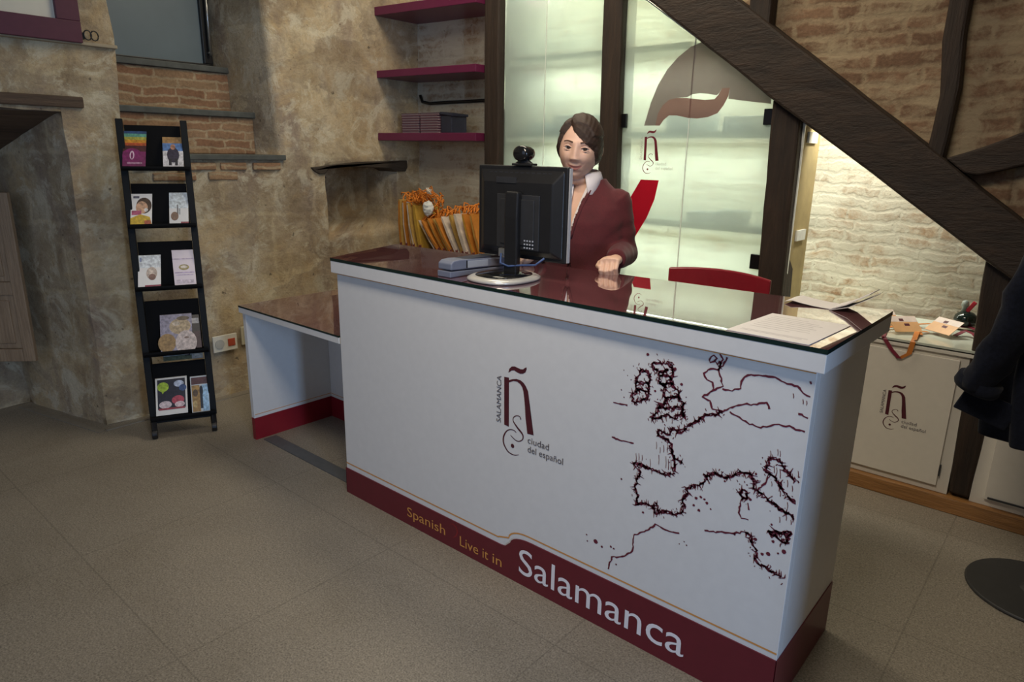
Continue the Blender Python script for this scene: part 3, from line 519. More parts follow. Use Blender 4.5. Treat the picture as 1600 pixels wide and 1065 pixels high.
# ---------------------------------------------------------------- reception counter
L, W, ZS, ZT = 1.895, .478, .990, 1.05
def logo(parent, o, s, y, mat=INK, matg=INKGREY, text=True, nm='logo'):
    """the town emblem, drawn in the X-Z plane at depth y (faces -Y); o = where the stem's foot (.921,.581) goes, s = scale"""
    def q(p): return ((p[0] - .921) * s + o[0], (p[1] - .581) * s + o[1])
    bm = BM()
    for k in ('tilde', 'stem', 'arch'):
        pts = [q(p) for p in LOGO[k]]
        f = bm.faces.new([bm.verts.new((a, y, b)) for a, b in pts])
    wS = [.0036, .002, .002, .002, .002, .0025, .0035, .0046, .0046, .0035, .0025, .002, .002, .002, .0015]; wC = [.002, .002, .002, .0025, .0035, .004, .004, .0035, .003, .0025, .002, .001]
    for k, ws in (('S', wS), ('C', wC)):
        P = [V(q(p)) for p in LOGO[k]]
        P2, W2 = [], []
        for i in range(len(P) - 1):   # Catmull-Rom smoothing
            p0, p1, p2, p3 = P[max(i - 1, 0)], P[i], P[i + 1], P[min(i + 2, len(P) - 1)]
            for t in (0, .33, .66):
                P2.append(.5 * ((2 * p1) + (p2 - p0) * t + (2 * p0 - 5 * p1 + 4 * p2 - p3) * t * t + (3 * p1 - p0 - 3 * p2 + p3) * t ** 3)); W2.append((ws[i] * (1 - t) + ws[i + 1] * t) * s * 1.5)
        P2.append(P[-1]); W2.append(ws[-1] * s)
        ribbon(bm, P2, W2, 0, off=y)
    c = q(LOGO['dot'][0]); bm.faces.new([bm.verts.new((c[0] + .0075 * s * cos(a), y, c[1] + .0075 * s * sin(a))) for a in [k * pi / 8 for k in range(16)]])
    bmesh.ops.triangulate(bm, faces=[f for f in bm.faces if len(f.verts) > 4])
    e = obj(nm, bm, mat, parent)
    if text:
        a = q((.906, .584)); text_obj('lettering', 'SALAMANCA', matg, parent, (a[0], y, a[1]), (0, 0, 1), (-1, 0, 0), .167 * s, .021 * s)
        a = q((1.026, .545)); text_obj('lettering', 'ciudad', matg, parent, (a[0], y, a[1]), (1, 0, 0), (0, 0, 1), .089 * s, .024 * s)
        a = q((1.027, .513)); text_obj('lettering', 'del espa\u00f1ol', matg, parent, (a[0], y, a[1]), (1, 0, 0), (0, 0, 1), .146 * s, .024 * s)
    return e
def counter():
    t = thing('reception_counter', 'tall white reception counter with a maroon plinth, printed map and glossy glass top', 'counter', (.95, .24, 0))
    Y = -.0008
    fp = obj('front_panel', box(0, L, 0, .03, .10, ZS), WHITE, t, bevel=.0015)
    obj('side_panel', box(L - .03, L, .03, W, .10, ZS), WHITE, t, bevel=.0015)
    obj('side_panel', box(0, .03, .03, W, .10, ZS), WHITE, t, bevel=.0015)
    obj('inner_shelf', box(.03, L - .03, .03, W - .03, .55, .575), WHITE, t)
    # plinth: low at the left, stepping up under the big lettering
    bm = BM(); prof = [(-.002, 0), (L + .002, 0), (L + .002, .180), (1.05, .180)]
    prof += [(1.05 - .09 * sin(a) , .180 - .034 * (1 - cos(a))) for a in [k * pi / 2 / 6 for k in range(1, 7)]]
    prof += [(.935, .122), (.915, .119), (-.002, .119)]
    prism(bm, [(x, -.004, z) for x, z in prof], (0, .004, 0))
    pl = obj('plinth', bm, MAROON, t)
    sp = BM(); bx(sp, L, L + .003, -.004, W, 0, .180); bx(sp, -.003, 0, -.004, W, 0, .119); bx(sp, 0.001, L - .001, .001, .02, 0, .10); bx(sp, 0.001, .02, .03, W, 0, .10); bx(sp, L - .02, L - .001, .03, W, 0, .10)
    obj('plinth_return', sp, MAROON, t)
    # worktop slab and glass
    poly = [(-.012, -.022), (L + .022, -.022), (L + .030, .550), (-.165, .450)]
    poly2 = [(-.011, -.021), (L + .021, -.021), (L + .029, .549), (-.164, .449)]
    bm = BM(); prism(bm, [(x, y, ZS) for x, y in poly2], (0, 0, ZT - .012 - ZS)); obj('worktop', bm, WHITE, t, bevel=.002)
    bm = BM(); prism(bm, [(x, y, ZT - .0118) for x, y in poly], (0, 0, .0118))
    o = obj('glass_top', bm, [GLASSTOP, GLASSEDGE], t)
    for p in o.data.polygons: p.material_index = 0 if abs(p.normal.z) > .5 else 1
    # printed lines
    bm = BM(); ribbon(bm, [(0.001, .985), (L - .002, .985)], .0060, off=Y)
    low = [(0.001, .143), (.900, .143)] + [(.905, .146)] + [(1.035 - .085 * sin(a), .199 - .040 * (1 - cos(a))) for a in [k * pi / 2 / 6 for k in range(6, -1, -1)]] + [(L - .002, .199)]
    ribbon(bm, low, .0055, off=Y); o = obj('trim_line', bm, ORANGE, fp); o['label'] = 'thin orange printed lines'
    # slogan
    text_obj('lettering', 'Spanish', ORANGE, pl, (.408, -.0045, .040), (1, 0, 0), (0, 0, 1), .222, .043, label='orange lettering Spanish')
    for wd, xx, ww in (('Live', .710, .096), ('it', .828, .028), ('in', .878, .044)): text_obj('lettering', wd, ORANGE, pl, (xx, -.0045, .030), (1, 0, 0), (0, 0, 1), ww, .043, label='orange lettering ' + wd)
    text_obj('lettering', 'Salamanca', WHITEPR, pl, (1.003, -.0045, .046), (1, 0, 0), (0, 0, 1), .634, .104, label='large white lettering Salamanca')
    bm = BM(); pts = [(.655, .098), (.672, .106), (.690, .098), (.697, .080), (.688, .060), (.672, .046)]
    ribbon(bm, pts, [.001, .004, .006, .007, .005, .001], off=-.0045); obj('flourish', bm, plain('dark_red_print', (.26, .015, .02), .5), pl)
    logo(fp, (.921, .581), 1, Y)
    # antique map
    random.seed(11); bm = BM()
    inb = lambda p: .0 < p[0] < L - .006
    def wiggle(l, step, a):
        P = resample(l, step); return [P[0]] + [p + V((random.uniform(-a, a), random.uniform(-a, a))) for p in P[1:-1]] + [P[-1]]
    for l in MAP['coast']: ribbon(bm, [p for p in wiggle(l, .007, .0022) if inb(p)], .0042, .5, off=Y)
    for l in MAP['spiky'] * 2:
        P = [p for p in wiggle(l, .006, .0050) if inb(p)]
        if len(P) < 2: continue
        ribbon(bm, P, .0042, .9, off=Y)
        for i in range(1, len(P)):
            if random.random() < .8:
                tdir = (P[i] - P[i - 1]).normalized(); nrm = V((-tdir.y, tdir.x)) * random.choice((-1, 1)); q = P[i] + (nrm + tdir * random.uniform(-.8, .8)) * random.uniform(.004, .015)
                if inb(q): ribbon(bm, [P[i], q], [.0040, .0010], 0, off=Y)
            if random.random() < .28:
                c = P[i] + V((random.uniform(-.02, .02), random.uniform(-.02, .02)))
                if inb(c): ribbon(bm, [c, c + V((random.uniform(-.004, .004), random.uniform(-.007, .007)))], .0022, 0, off=Y)
    for l in MAP['vert']:
        if inb(l[0]) and inb(l[1]): ribbon(bm, [l[0], V(l[0]).lerp(V(l[1]), .55) + V((.001, 0)), l[1]], .0016, .4, off=Y)
    for (c, r) in MAP['dots']:
        if c[0] + r < L - .004: bm.faces.new([bm.verts.new((c[0] + r * .6 * cos(a) * random.uniform(.7, 1.1), Y, c[1] + r * .6 * sin(a) * random.uniform(.7, 1.1))) for a in [k * pi / 4 for k in range(8)]])
    obj('printed_map', bm, plain('maroon_map_print', (.125, .010, .028), .55, var=.1), fp)['label'] = 'dark maroon antique map print'
counter()
def low_desk():
    t = thing('side_desk', 'low white side desk with a dark glass top, left of the tall counter', 'desk', (-.42, .25, 0))
    x0, x1, y1, zt = -.850, -.013, .600, .718
    bm = BM(); bx(bm, x0, x1, -.0, y1, zt - .008, zt); o = obj('glass_top', bm, [GLASSTOP, GLASSEDGE], t)
    for p in o.data.polygons: p.material_index = 0 if abs(p.normal.z) > .5 else 1
    obj('worktop', box(x0, x1, .001, y1 - .001, zt - .036, zt - .0085), WHITE, t, bevel=.0015)
    xi = -.818
    sp = obj('side_panel', box(xi - .028, xi, .018, .56, .119, zt - .036), WHITE, t, bevel=.0015)
    bp = obj('back_panel', box(xi + .001, x1 - .01, .487, .515, .119, zt - .036), WHITE, t, bevel=.0015)
    obj('plinth', bx(BM(), xi - .026, xi + .001, .017, .56, 0, .119), REDPL, t)
    obj('plinth', bx(BM(), xi + .002, x1 - .01, .486, .512, 0, .119), REDPL, t)
    bm = BM(); bx(bm, xi, xi + .0008, .022, .486, .137, .140); obj('trim_line', bm, ORANGE, sp)
    bm = BM(); bx(bm, xi + .002, x1 - .012, .4862, .487, .137, .140); obj('trim_line', bm, ORANGE, bp)
low_desk()
# ---------------------------------------------------------------- on the counter
def monitor():
    t = thing('computer_monitor', 'black flat monitor seen from behind, standing on the counter on a silver base', 'monitor', (.80, .14, ZT))
    bm = BM(); a, b = .112, .128; cx, cy = .803, .122
    def ring(s, z): return [(cx + a * s * math.copysign(abs(cos(k)) ** .8, cos(k)), cy + b * s * math.copysign(abs(sin(k)) ** .8, sin(k)), z) for k in [i * 2 * pi / 40 for i in range(40)]]
    loft(bm, [ring(.93, ZT + .0003), ring(1, ZT + .004), ring(.99, ZT + .010), ring(.90, ZT + .016), ring(.78, ZT + .018)])
    obj('base', bm, SILVER, t, smooth=True)
    bm = BM(); loft(bm, [ring(.78, ZT + .0165), ring(.77, ZT + .0200), ring(.4, ZT + .024)]); obj('base_inlay', bm, BLACKGL, t, smooth=True)
    bm = BM(); Y0 = .185
    loft(bm, [[(.803 + s * .030, y, z) for s, y in ((-1, .150 + k), (1, .150 + k), (.85, .178 + k), (-.85, .178 + k))] for z, k in ((ZT + .018, .0), (1.12, .002), (1.26, .0), (1.345, .004))])
    obj('stand_neck', bm, BLACKPL, t, bevel=.006)
    zb, zt2, xl, xr = 1.114, 1.430, .603, 1.0
    obj('bezel', box(xl, xr, .205, .225, zb, zt2), BLACKPL, t, bevel=.005)
    obj('side_trim', bx(BM(), xr + .0002, xr + .003, .212, .226, zb + .004, zt2 - .004), plain('pale_edge_plastic', (.42, .42, .43), .4), t)
    obj('screen', box(xl + .02, xr - .02, .2251, .227, zb + .025, zt2 - .02), BLACKGL, t)
    bm = BM(); loft(bm, [[(x, .205, z) for x, z in ((xl + .012, zb + .012), (xr - .012, zb + .012), (xr - .012, zt2 - .012), (xl + .012, zt2 - .012))], [(x, .183, z) for x, z in ((xl + .045, zb + .035), (xr - .045, zb + .035), (xr - .045, zt2 - .055), (xl + .045, zt2 - .055))]])
    bc = obj('back_cover', bm, BLACKPL, t, bevel=.004)
    bm = BM(); bx(bm, .71, .80, .180, .184, 1.372, 1.392)
    for k in range(12): bx(bm, .66 + k * .024, .674 + k * .024, .1985, .2025, 1.398, 1.409)
    obj('vent', bm, DGREY, bc)
    bm = BM(); bx(bm, .715, .905, .1785, .184, 1.15, 1.335); bx(bm, .735, .885, .1745, .1786, 1.165, 1.32); obj('mount_plate', bm, DGREY, bc, bevel=.003)
    bm = BM()
    for i in range(4):
        for j in range(3): bx(bm, .845 + i * .012, .851 + i * .012, .1735, .1747, 1.156 + j * .012, 1.161 + j * .012)
    obj('connector', bm, PALEGREY, bc)
    bm = BM(); bx(bm, .735, .770, .166, .182, 1.118, 1.148); obj('connector', bm, CHROME, bc, bevel=.003)
    bm = BM(); tube(bm, [(.752, .162, 1.13), (.765, .145, 1.10), (.80, .148, 1.092), (.85, .16, 1.10), (.90, .172, 1.105), (.93, .182, 1.13)], .0035, 8); obj('cable', bm, plain('blue_cable', (.05, .09, .22), .5), t, smooth=True)
    w = thing('webcam', 'small black round webcam clipped on top of the monitor', 'webcam', (.806, .215, 1.431))
    bm = BM(); bx(bm, .765, .85, .196, .232, 1.4305, 1.438); loft(bm, [[(.806 + rx * cos(k), .214 + .014 * sin(k), z) for k in [i * pi / 8 for i in range(16)]] for rx, z in ((.04, 1.438), (.025, 1.446), (.016, 1.455))])
    obj('clip', bm, BLACKPL, w, bevel=.002)
    bm = BM(); loft(bm, [[(.806 + .033 * s * cos(k), y, 1.470 + .0265 * s * sin(k)) for k in [i * pi / 14 for i in range(28)]] for s, y in ((.7, .186), (.95, .191), (1, .205), (1, .222), (.9, .235), (.6, .240))])
    obj('body', bm, BLACKGL, w, smooth=True)
monitor()
def office_machine():
    t = thing('office_machine', 'blue-grey wedge shaped desk machine lying between monitor base and counter edge', 'machine', (.63, .17, ZT))
    x0, x1 = .598, .664
    bm = BM(); prism(bm, [(x1, .0, ZT + .0005), (x1, .352, ZT + .0005), (x1, .352, ZT + .010), (x1, .0, ZT + .022)], (x0 - x1, 0, 0)); obj('base', bm, BLUEGREY, t, bevel=.003)
    bm = BM(); prism(bm, [(x1, .004, ZT + .026), (x1, .355, ZT + .012), (x1, .358, ZT + .040), (x1, .05, ZT + .060), (x1, .018, ZT + .058), (x1, .004, ZT + .048)], (x0 - x1, 0, 0)); bd = obj('body', bm, BLUEGREY, t, bevel=.004)
    obj('top_cover', bx(BM(), x0 + .003, x1 - .006, .05, .35, ZT + .036, ZT + .058), plain('dark_blue_grey_plastic', (.045, .05, .07), .4), t, bevel=.002)
    bm = BM(); prism(bm, [(x1 + .0015, .085, ZT + .027), (x1 + .0015, .19, ZT + .023), (x1 + .0015, .19, ZT + .046), (x1 + .0015, .085, ZT + .052)], (-.003, 0, 0)); obj('panel', bm, PALEGREY, bd, bevel=.001)
    bm = BM(); bx(bm, x1 - .001, x1 + .0012, .078, .083, ZT + .027, ZT + .054); obj('seam', bm, BLACKPL, bd)
office_machine()
def sheets():
    t = thing('paper_sheet', 'large white printed sheet lying near the right front corner of the counter', 'paper', (1.78, .1, ZT))
    q = [(1.668, -.012), (1.872, -.014), (1.888, .262), (1.684, .258)]
    bm = BM(); prism(bm, [(x, y, ZT + .0004) for x, y in q], (0, 0, .0016)); obj('sheet', bm, PAPER, t)
    bm = BM(); u = V((.204, -.002, 0)); v = V((.016, .271, 0)); o = V((1.668, -.012, ZT + .0022))
    for k, (a, w) in enumerate(((.86, .45), (.78, .62), (.71, .7), (.64, .62), (.56, .7), (.48, .66), (.40, .7), (.32, .5), (.16, .8), (.12, .75))):
        p = o + v * a + u * .1; bm.faces.new([bm.verts.new(x) for x in (p, p + u * w, p + u * w + v * .012, p + v * .012)])
    obj('print', bm, plain('faint_grey_print', (.52, .49, .49), .8), t)
    t = thing('leaflet', 'open white leaflet with curled pages standing up at the back of the counter', 'leaflet', (1.76, .49, ZT))
    bm = BM()
    def sheet(y0, y1, prof, th=.0012):
        A = [(x, z) for x, z in prof]; B = [(x, z + th) for x, z in prof][::-1]
        prism(bm, [(x, y0, z) for x, z in A + B], (0, y1 - y0, 0))
    z = ZT + .0004
    sheet(.435, .535, [(1.655, z + .004), (1.675, z + .010), (1.70, z + .006), (1.74, z + .002), (1.79, z)]); 
    obj('page', bm, PAPER, t)
    bm = BM(); sheet(.425, .530, [(1.785, z), (1.83, z + .021), (1.885, z + .058)], .003); sheet(.425, .530, [(1.789, z + .0), (1.835, z + .014), (1.895, z + .052)], .0015)
    obj('cover', bm, PAPER, t)
sheets()
# ---------------------------------------------------------------- brochure rack
RB = V((-1.236, -.329, 0)); RU = V((.416, .909, 0)); RN = V((.909, -.416, 0)); RT = .15
RD = (V((0, 0, 1)) - RN * RT)            # up direction of the leaning front
def rp(s, z, off=0): return RB + RU * s + RD * z + RN * off
def rbox(bm, s0, s1, z0, z1, o0, o1):
    vs = [bm.verts.new(rp(s, z, o)) for s in (s0, s1) for z in (z0, z1) for o in (o0, o1)]
    for f in ((0, 1, 3, 2), (4, 6, 7, 5), (0, 4, 5, 1), (2, 3, 7, 6), (0, 2, 6, 4), (1, 5, 7, 3)): bm.faces.new([vs[i] for i in f])
    return bm
def rack():
    t = thing('brochure_rack', 'black leaning brochure rack on castors against the stone wall', 'rack', RB)
    for s0 in (-.006, .283): obj('post', rbox(BM(), s0, s0 + .032, .085, 1.603, -.02, .012), RACKM, t, bevel=.003)
    for s in (.01, .299):
        bm = BM(); tube(bm, [rp(s, 1.0, -.02), RB + RU * s - RN * .27 + V((0, 0, .09))], .012, 8); obj('rear_leg', bm, RACKM, t, smooth=True)
    for zb, zt in ((1.355, 1.575), (1.075, 1.290), (.765, 1.000), (.432, .700), (.098, .375)):
        bm = BM(); rbox(bm, .027, .282, zb, zt, -.030, -.024); rbox(bm, .000, .309, zb, zb + .012, -.03, .055); rbox(bm, .000, .309, zb, zb + .022, .050, .055)
        obj('shelf', bm, plain('black_shelf_metal', (.0025, .0025, .003), .7, Specular_IOR_Level=.15, var=.1), t)
    for s, o in ((.01, .02), (.296, .02), (.01, -.27), (.296, -.27)):
        c = RB + RU * s + RN * o; bm = BM()
        loft(bm, [[c + RU * w + RN * (.026 * cos(a)) + V((0, 0, .0265 + .026 * sin(a))) for a in [k * pi / 10 for k in range(20)]] for w in (-.013, .013)])
        bx(bm, c.x - .012, c.x + .012, c.y - .012, c.y + .012, .04, .10)
        obj('castor', bm, BLACKPL, t, bevel=.003)
    bm = BM(); rbox(bm, .0, .309, .075, .095, -.02, .012); obj('crossbar', bm, RACKM, t)
rack()
def brochure(name, label, s0, s1, z0, z1, prints, base=(.8, .78, .76), th=.008, skew=0, cat='brochure', depth=0):
    """a booklet leaning on its tier; prints = [(u0,u1,v0,v1,colour) or polygon + colour] in cover fractions"""
    t = thing(name, label, cat, rp((s0 + s1) / 2, z0, .02), 'brochures on the rack')
    f0 = .034 + depth
    def q(u, v, o):     # lean back towards the shelf plate
        return rp(s0 + (s1 - s0) * u + skew * (z1 - z0) * v, z0 + (z1 - z0) * v, f0 - .045 * v + o)
    bm = BM(); vs = [bm.verts.new(q(u, v, o)) for u in (0, 1) for v in (0, 1) for o in (-th, 0)]
    for f in ((0, 1, 3, 2), (4, 6, 7, 5), (0, 4, 5, 1), (2, 3, 7, 6), (0, 2, 6, 4), (1, 5, 7, 3)): bm.faces.new([vs[i] for i in f])
    obj('booklet', bm, plain('cover_%d_%d_%d' % tuple(int(c * 255) for c in base), base, .35, var=.03), t)
    mats = []; bm = BM(); k = 0
    for pr in prints:
        if len(pr) == 5: u0, u1, v0, v1, c = pr; P = [(u0, v0), (u1, v0), (u1, v1), (u0, v1)]
        elif pr[0] == 'o': _, cu, cv_, ru, rv, c = pr; P = [(cu + ru * cos(a), cv_ + rv * sin(a)) for a in [i * pi / 9 for i in range(18)]]
        else: P, c = pr
        f = bm.faces.new([bm.verts.new(q(u, v, .0004 + .00015 * k)) for u, v in P]); k += 1
        m = plain('print_%d_%d_%d' % tuple(int(x * 255) for x in c), c, .35, var=.40, scale=70)
        if m not in mats: mats.append(m)
        f.material_index = mats.index(m)
    obj('cover_print', bm, mats, t)
brochure('brochure', 'brochure with rainbow stripes over a magenta panel, top tier left', .004, .106, 1.37, 1.545,
    [(0, 1, .93, 1, (.02, .06, .16)), (0, 1, .84, .93, (.10, .30, .22)), (0, 1, .76, .84, (.38, .36, .06)), (0, 1, .68, .76, (.55, .24, .02)), (0, 1, .60, .68, (.45, .08, .02)), (0, 1, .44, .60, (.06, .008, .012)), (0, 1, 0, .44, (.17, .01, .09)), ('o', .4, .33, .42, .2, (.20, .012, .11)), ('o', .4, .34, .1, .12, (.7, .5, .6)), ('o', .4, .33, .05, .09, (.17, .01, .09)), (.2, .85, .10, .15, (.4, .2, .3))], (.15, .01, .07), skew=.12)
brochure('brochure', 'brochure with a crouching dark figure in snow, top tier right', .186, .280, 1.37, 1.52,
    [(0, 1, .80, 1, (.34, .20, .08)), (0, 1, .55, .80, (.10, .20, .42)), (0, 1, 0, .55, (.62, .60, .62)), ('o', .5, .42, .3, .25, (.03, .025, .05)), ('o', .5, .68, .12, .09, (.40, .20, .13)), (.28, .42, .08, .3, (.02, .02, .03)), (.58, .72, .08, .3, (.02, .02, .03))], (.6, .58, .6), skew=.06)
brochure('brochure', 'white brochure with a smiling dark-haired face and yellow foot, second tier left', .010, .106, 1.092, 1.24,
    [('o', .62, .62, .36, .26, (.06, .03, .02)), ('o', .52, .56, .28, .2, (.55, .32, .20)), (.05, .5, .32, .46, (.40, .08, .16)), ([(0, 0), (1, 0), (.9, .25), (.45, .34), (0, .22)], (.58, .38, .03)), (.65, .95, .02, .14, (.45, .10, .05)), (.12, .4, .86, .93, (.1, .1, .14)), ('o', .72, .48, .09, .06, (.7, .66, .64))], skew=.10)
brochure('brochure', 'white brochure with small dark spires on pale blue, second tier right', .186, .275, 1.092, 1.245,
    [(0, 1, .5, 1, (.52, .58, .62)), (.40, .47, .25, .62, (.12, .12, .14)), ('o', .28, .25, .2, .14, (.16, .09, .06)), (.5, .58, .3, .5, (.25, .28, .3)), (.6, 1, 0, .07, (.25, .02, .05))], (.66, .66, .66), skew=.08)
brochure('brochure', 'white brochure with a sketchy brown drawing, third tier left', .012, .116, .785, .935,
    [(0, 1, .6, 1, (.66, .70, .76)), ('o', .6, .42, .24, .2, (.50, .40, .34)), ('o', .62, .3, .16, .1, (.20, .10, .08)), ('o', .55, .48, .1, .08, (.62, .52, .44)), (.08, .16, .8, .93, (.25, .3, .5)), (.3, 1, 0, .05, (.25, .02, .06))], skew=.08)
brochure('brochure', 'pale lilac leaflet with a small golden ring, third tier right', .180, .282, .778, .955,
    [('o', .5, .52, .24, .08, (.30, .24, .08)), ('o', .5, .53, .16, .04, (.62, .55, .5)), (.05, .95, .36, .39, (.45, .35, .55)), (.1, .9, .30, .32, (.45, .35, .55)), (.1, .9, .08, .18, (.58, .50, .60)), (0, 1, .74, .77, (.5, .4, .55))], (.70, .62, .70))
brochure('brochure', 'magazine with two sandy stone faces on its cover, fourth tier', .082, .232, .452, .628,
    [(0, 1, 0, 1, (.28, .26, .34)), ('o', .62, .66, .34, .22, (.42, .32, .20)), ('o', .2, .22, .28, .26, (.30, .19, .08)), ('o', .8, .2, .34, .34, (.52, .44, .42)), ('o', .5, .74, .12, .06, (.55, .46, .36)), ('o', .82, .34, .08, .03, (.2, .14, .12)), ('o', .72, .88, .2, .06, (.14, .10, .06))], (.35, .32, .36), skew=.06, depth=.006)
brochure('brochure', 'narrow dark leaflet with a pale top, tucked behind the stone faces magazine', .205, .276, .452, .615,
    [(0, 1, 0, 1, (.02, .018, .022)), (.3, .95, .74, .9, (.45, .43, .42)), (.55, 1, 0, .5, (.045, .02, .03))], (.02, .02, .02), th=.005, depth=-.012)
brochure('brochure', 'black magazine with a lime green balloon and red figures, bottom tier left', .026, .176, .120, .300,
    [(.06, .94, .16, .96, (.012, .010, .02)), ('o', .24, .76, .18, .13, (.34, .48, .03)), ([(.18, .66), (.30, .66), (.22, .57)], (.34, .48, .03)), ('o', .74, .82, .16, .09, (.45, .50, .62)), ('o', .86, .70, .12, .09, (.04, .08, .2)), ('o', .7, .38, .2, .12, (.42, .06, .09)), ('o', .3, .28, .2, .1, (.6, .5, .52)), ('o', .75, .26, .16, .08, (.66, .5, .52)), (.08, .92, .14, .19, (.3, .04, .05))], (.72, .70, .66), skew=.06)
brochure('brochure', 'magazine with an ochre mosaic and light blue panel, bottom tier right', .196, .283, .110, .292,
    [(.05, .95, .78, .97, (.09, .03, .03)), (.05, .5, .04, .76, (.34, .20, .06)), (.62, .98, .04, .76, (.32, .50, .68)), ('o', .58, .6, .1, .14, (.01, .012, .02)), (.5, .64, .12, .6, (.01, .012, .02)), ('o', .25, .55, .14, .1, (.10, .06, .03)), ('o', .2, .25, .12, .1, (.50, .36, .14))], (.55, .58, .60), skew=.03)
brochure('leaflet', 'pale landscape leaflet showing in the gap under the fourth tier', .085, .275, .385, .440,
    [(0, .72, 0, .35, (.16, .18, .12)), (0, .72, .35, 1, (.36, .42, .46)), (.55, .68, .3, .8, (.04, .03, .04)), (.75, .98, .1, .9, (.55, .53, .48))], (.5, .5, .48), th=.004, cat='leaflet', depth=-.055)
from mathutils.geometry import tessellate_polygon
# ---------------------------------------------------------------- bags in the corner behind the counter
def corner_cabinet():
    t = thing('storage_cabinet', 'low white storage cabinet in the corner under the plum shelves, carrying the orange bags', 'cabinet', (-.95, 1.63, 0))
    obj('body', box(-1.37, -.50, 1.455, 1.80, .03, .80), CREAM, t, bevel=.002)
    obj('top', box(-1.38, -.49, 1.44, 1.80, .80, .825), MAROON, t, bevel=.002)
    for x0, x1 in ((-1.365, -.94), (-.935, -.505)):
        d = obj('door', box(x0, x1, 1.437, 1.454, .05, .79), CREAM, t, bevel=.002)
        obj('knob', sphere(BM(), ((x1 - .03) if x0 < -1 else x0 + .03, 1.430, .45), .009), CHROME, d, smooth=True)
    obj('plinth', box(-1.36, -.51, 1.46, 1.79, 0, .03), MAROON, t)
corner_cabinet()
def bags():
    OR = plain('orange_paper', (.47, .17, .02), .6, var=.15); OC = plain('ochre_paper', (.42, .25, .06), .6, var=.15); WP = plain('printed_white_paper', (.58, .50, .42), .6, var=.2, scale=25); DK = plain('maroon_paper', (.13, .03, .03), .6, var=.2)
    YL = plain('yellow_paper', (.46, .27, .035), .6, var=.12)
    CORD = plain('orange_cord', (.62, .19, .015), .7, var=.15); CORDW = plain('white_cord', (.72, .66, .55), .7)
    z0 = .8255
    # (bottom x, lean of the top in x, height, thickness, side colour, front colour)
    rows = [(-1.375, -.010, .325, .022, OC, OR, 'upright orange bag leaning on nothing, leftmost of the row'), (-1.325, -.030, .318, .016, OR, WP, 'speckled white and orange bag, second from the left'),
            (-1.280, -.045, .315, .016, WP, OC, 'narrow ochre-sided bag, third from the left'), (-1.240, -.060, .312, .018, OC, WP, 'speckled bag with a dark foot, fourth from the left'),
            (-1.190, -.060, .300, .026, YL, YL, 'bright yellow bag, last of the upright left-hand bags'),
            (-1.040, -.165, .255, .014, WP, OC, 'ochre bag leaning far over the gap, first of the slanting bags'), (-.990, -.165, .26, .016, OR, OR, 'slanting orange bag just right of the gap, second of the slanting bags'),
            (-.950, -.155, .265, .016, OR, OC, 'slanting orange bag, third of the slanting bags'), (-.910, -.155, .265, .016, OC, OR, 'slanting orange bag, fourth of the slanting bags'),
            (-.872, -.150, .27, .016, OR, OC, 'slanting orange bag, fifth of the slanting bags'), (-.832, -.140, .275, .018, WP, WP, 'slanting pale printed bag, first pale one right of the orange bags'),
            (-.785, -.125, .28, .022, OC, OC, 'slanting ochre bag between two pale printed bags'), (-.735, -.110, .285, .026, WP, WP, 'broad pale printed bag, last pale one before the monitor'),
            (-.680, -.100, .285, .018, OR, YL, 'yellow-edged bag beside the black monitor'), (-.630, -.090, .285, .018, OR, OC, 'orange bag half hidden by the black monitor, rightmost of the row')]
    for i, (x, ln, h, th, ms, mf, lb) in enumerate(rows):
        lb = lb.replace(' leaning on nothing', '')
        y0, y1 = 1.49 + .01 * (i % 3), 1.73
        t = thing('paper_bag', lb, 'bag', (x, 1.6, z0), 'orange paper bags in the corner')
        zt = z0 + sqrt(max(h * h - ln * ln, .01))
        bm = BM(); loft(bm, [[(x, y0, z0), (x + th, y0, z0), (x + th, y1, z0), (x, y1, z0)], [(x + ln * .5 - .003, y0 - .004, (z0 + zt) / 2), (x + ln * .5 + th + .003, y0 - .004, (z0 + zt) / 2), (x + ln * .5 + th + .003, y1, (z0 + zt) / 2), (x + ln * .5 - .003, y1, (z0 + zt) / 2)], [(x + ln + .004, y0, zt), (x + ln + th - .004, y0, zt - .002), (x + ln + th - .004, y1, zt - .002), (x + ln + .004, y1, zt)]])
        obj('body', bm, ms, t)
        bm = BM(); a, b = V((x + .003, y0 - .0015, z0 + .03)), V((x + ln + .006, y0 - .0015, zt - .012)); mdl = V((x + ln * .5, y0 - .0065, (z0 + zt) / 2))
        pts = [a, mdl, b]; w = th - .006
        for p, q in zip(pts, pts[1:]): bm.faces.new([bm.verts.new(v) for v in (p, p + V((w, 0, 0)), q + V((w, 0, 0)), q)])
        obj('gusset', bm, mf, t)
        bm = BM(); bx(bm, x - .0008, x + th + .0008, y0 - .0012, y0 + .002, z0 + .001, z0 + .035); obj('foot_band', bm, DK, t)
        bm = BM(); random.seed(50 + i)
        top = V((x + ln + th / 2, 1.6, zt - .004))
        for k in range(3 if i < 5 else 4):
            hh = random.uniform(.03, .07) if i != 4 else .08; dx = random.uniform(-.06, .05); yy = random.uniform(y0 + .02, y1 - .14); sp = random.uniform(.07, .13)
            tube(bm, [V((top.x, yy + sp * s, top.z)) + V((dx * sin(pi * s) + random.uniform(-.012, .012) * sin(pi * s), 0, hh * sin(pi * s))) for s in [j / 8 for j in range(9)]], .0048, 6)
        obj('cord_handle', bm, CORD, t, smooth=True)
    # tangle of cords and white tissue on the left-hand bags
    t = thing('cord_bundle', 'tangled bundle of orange cords with white tissue lying on top of the bags', 'cord', (-1.2, 1.58, 1.14))
    random.seed(5); bm = BM()
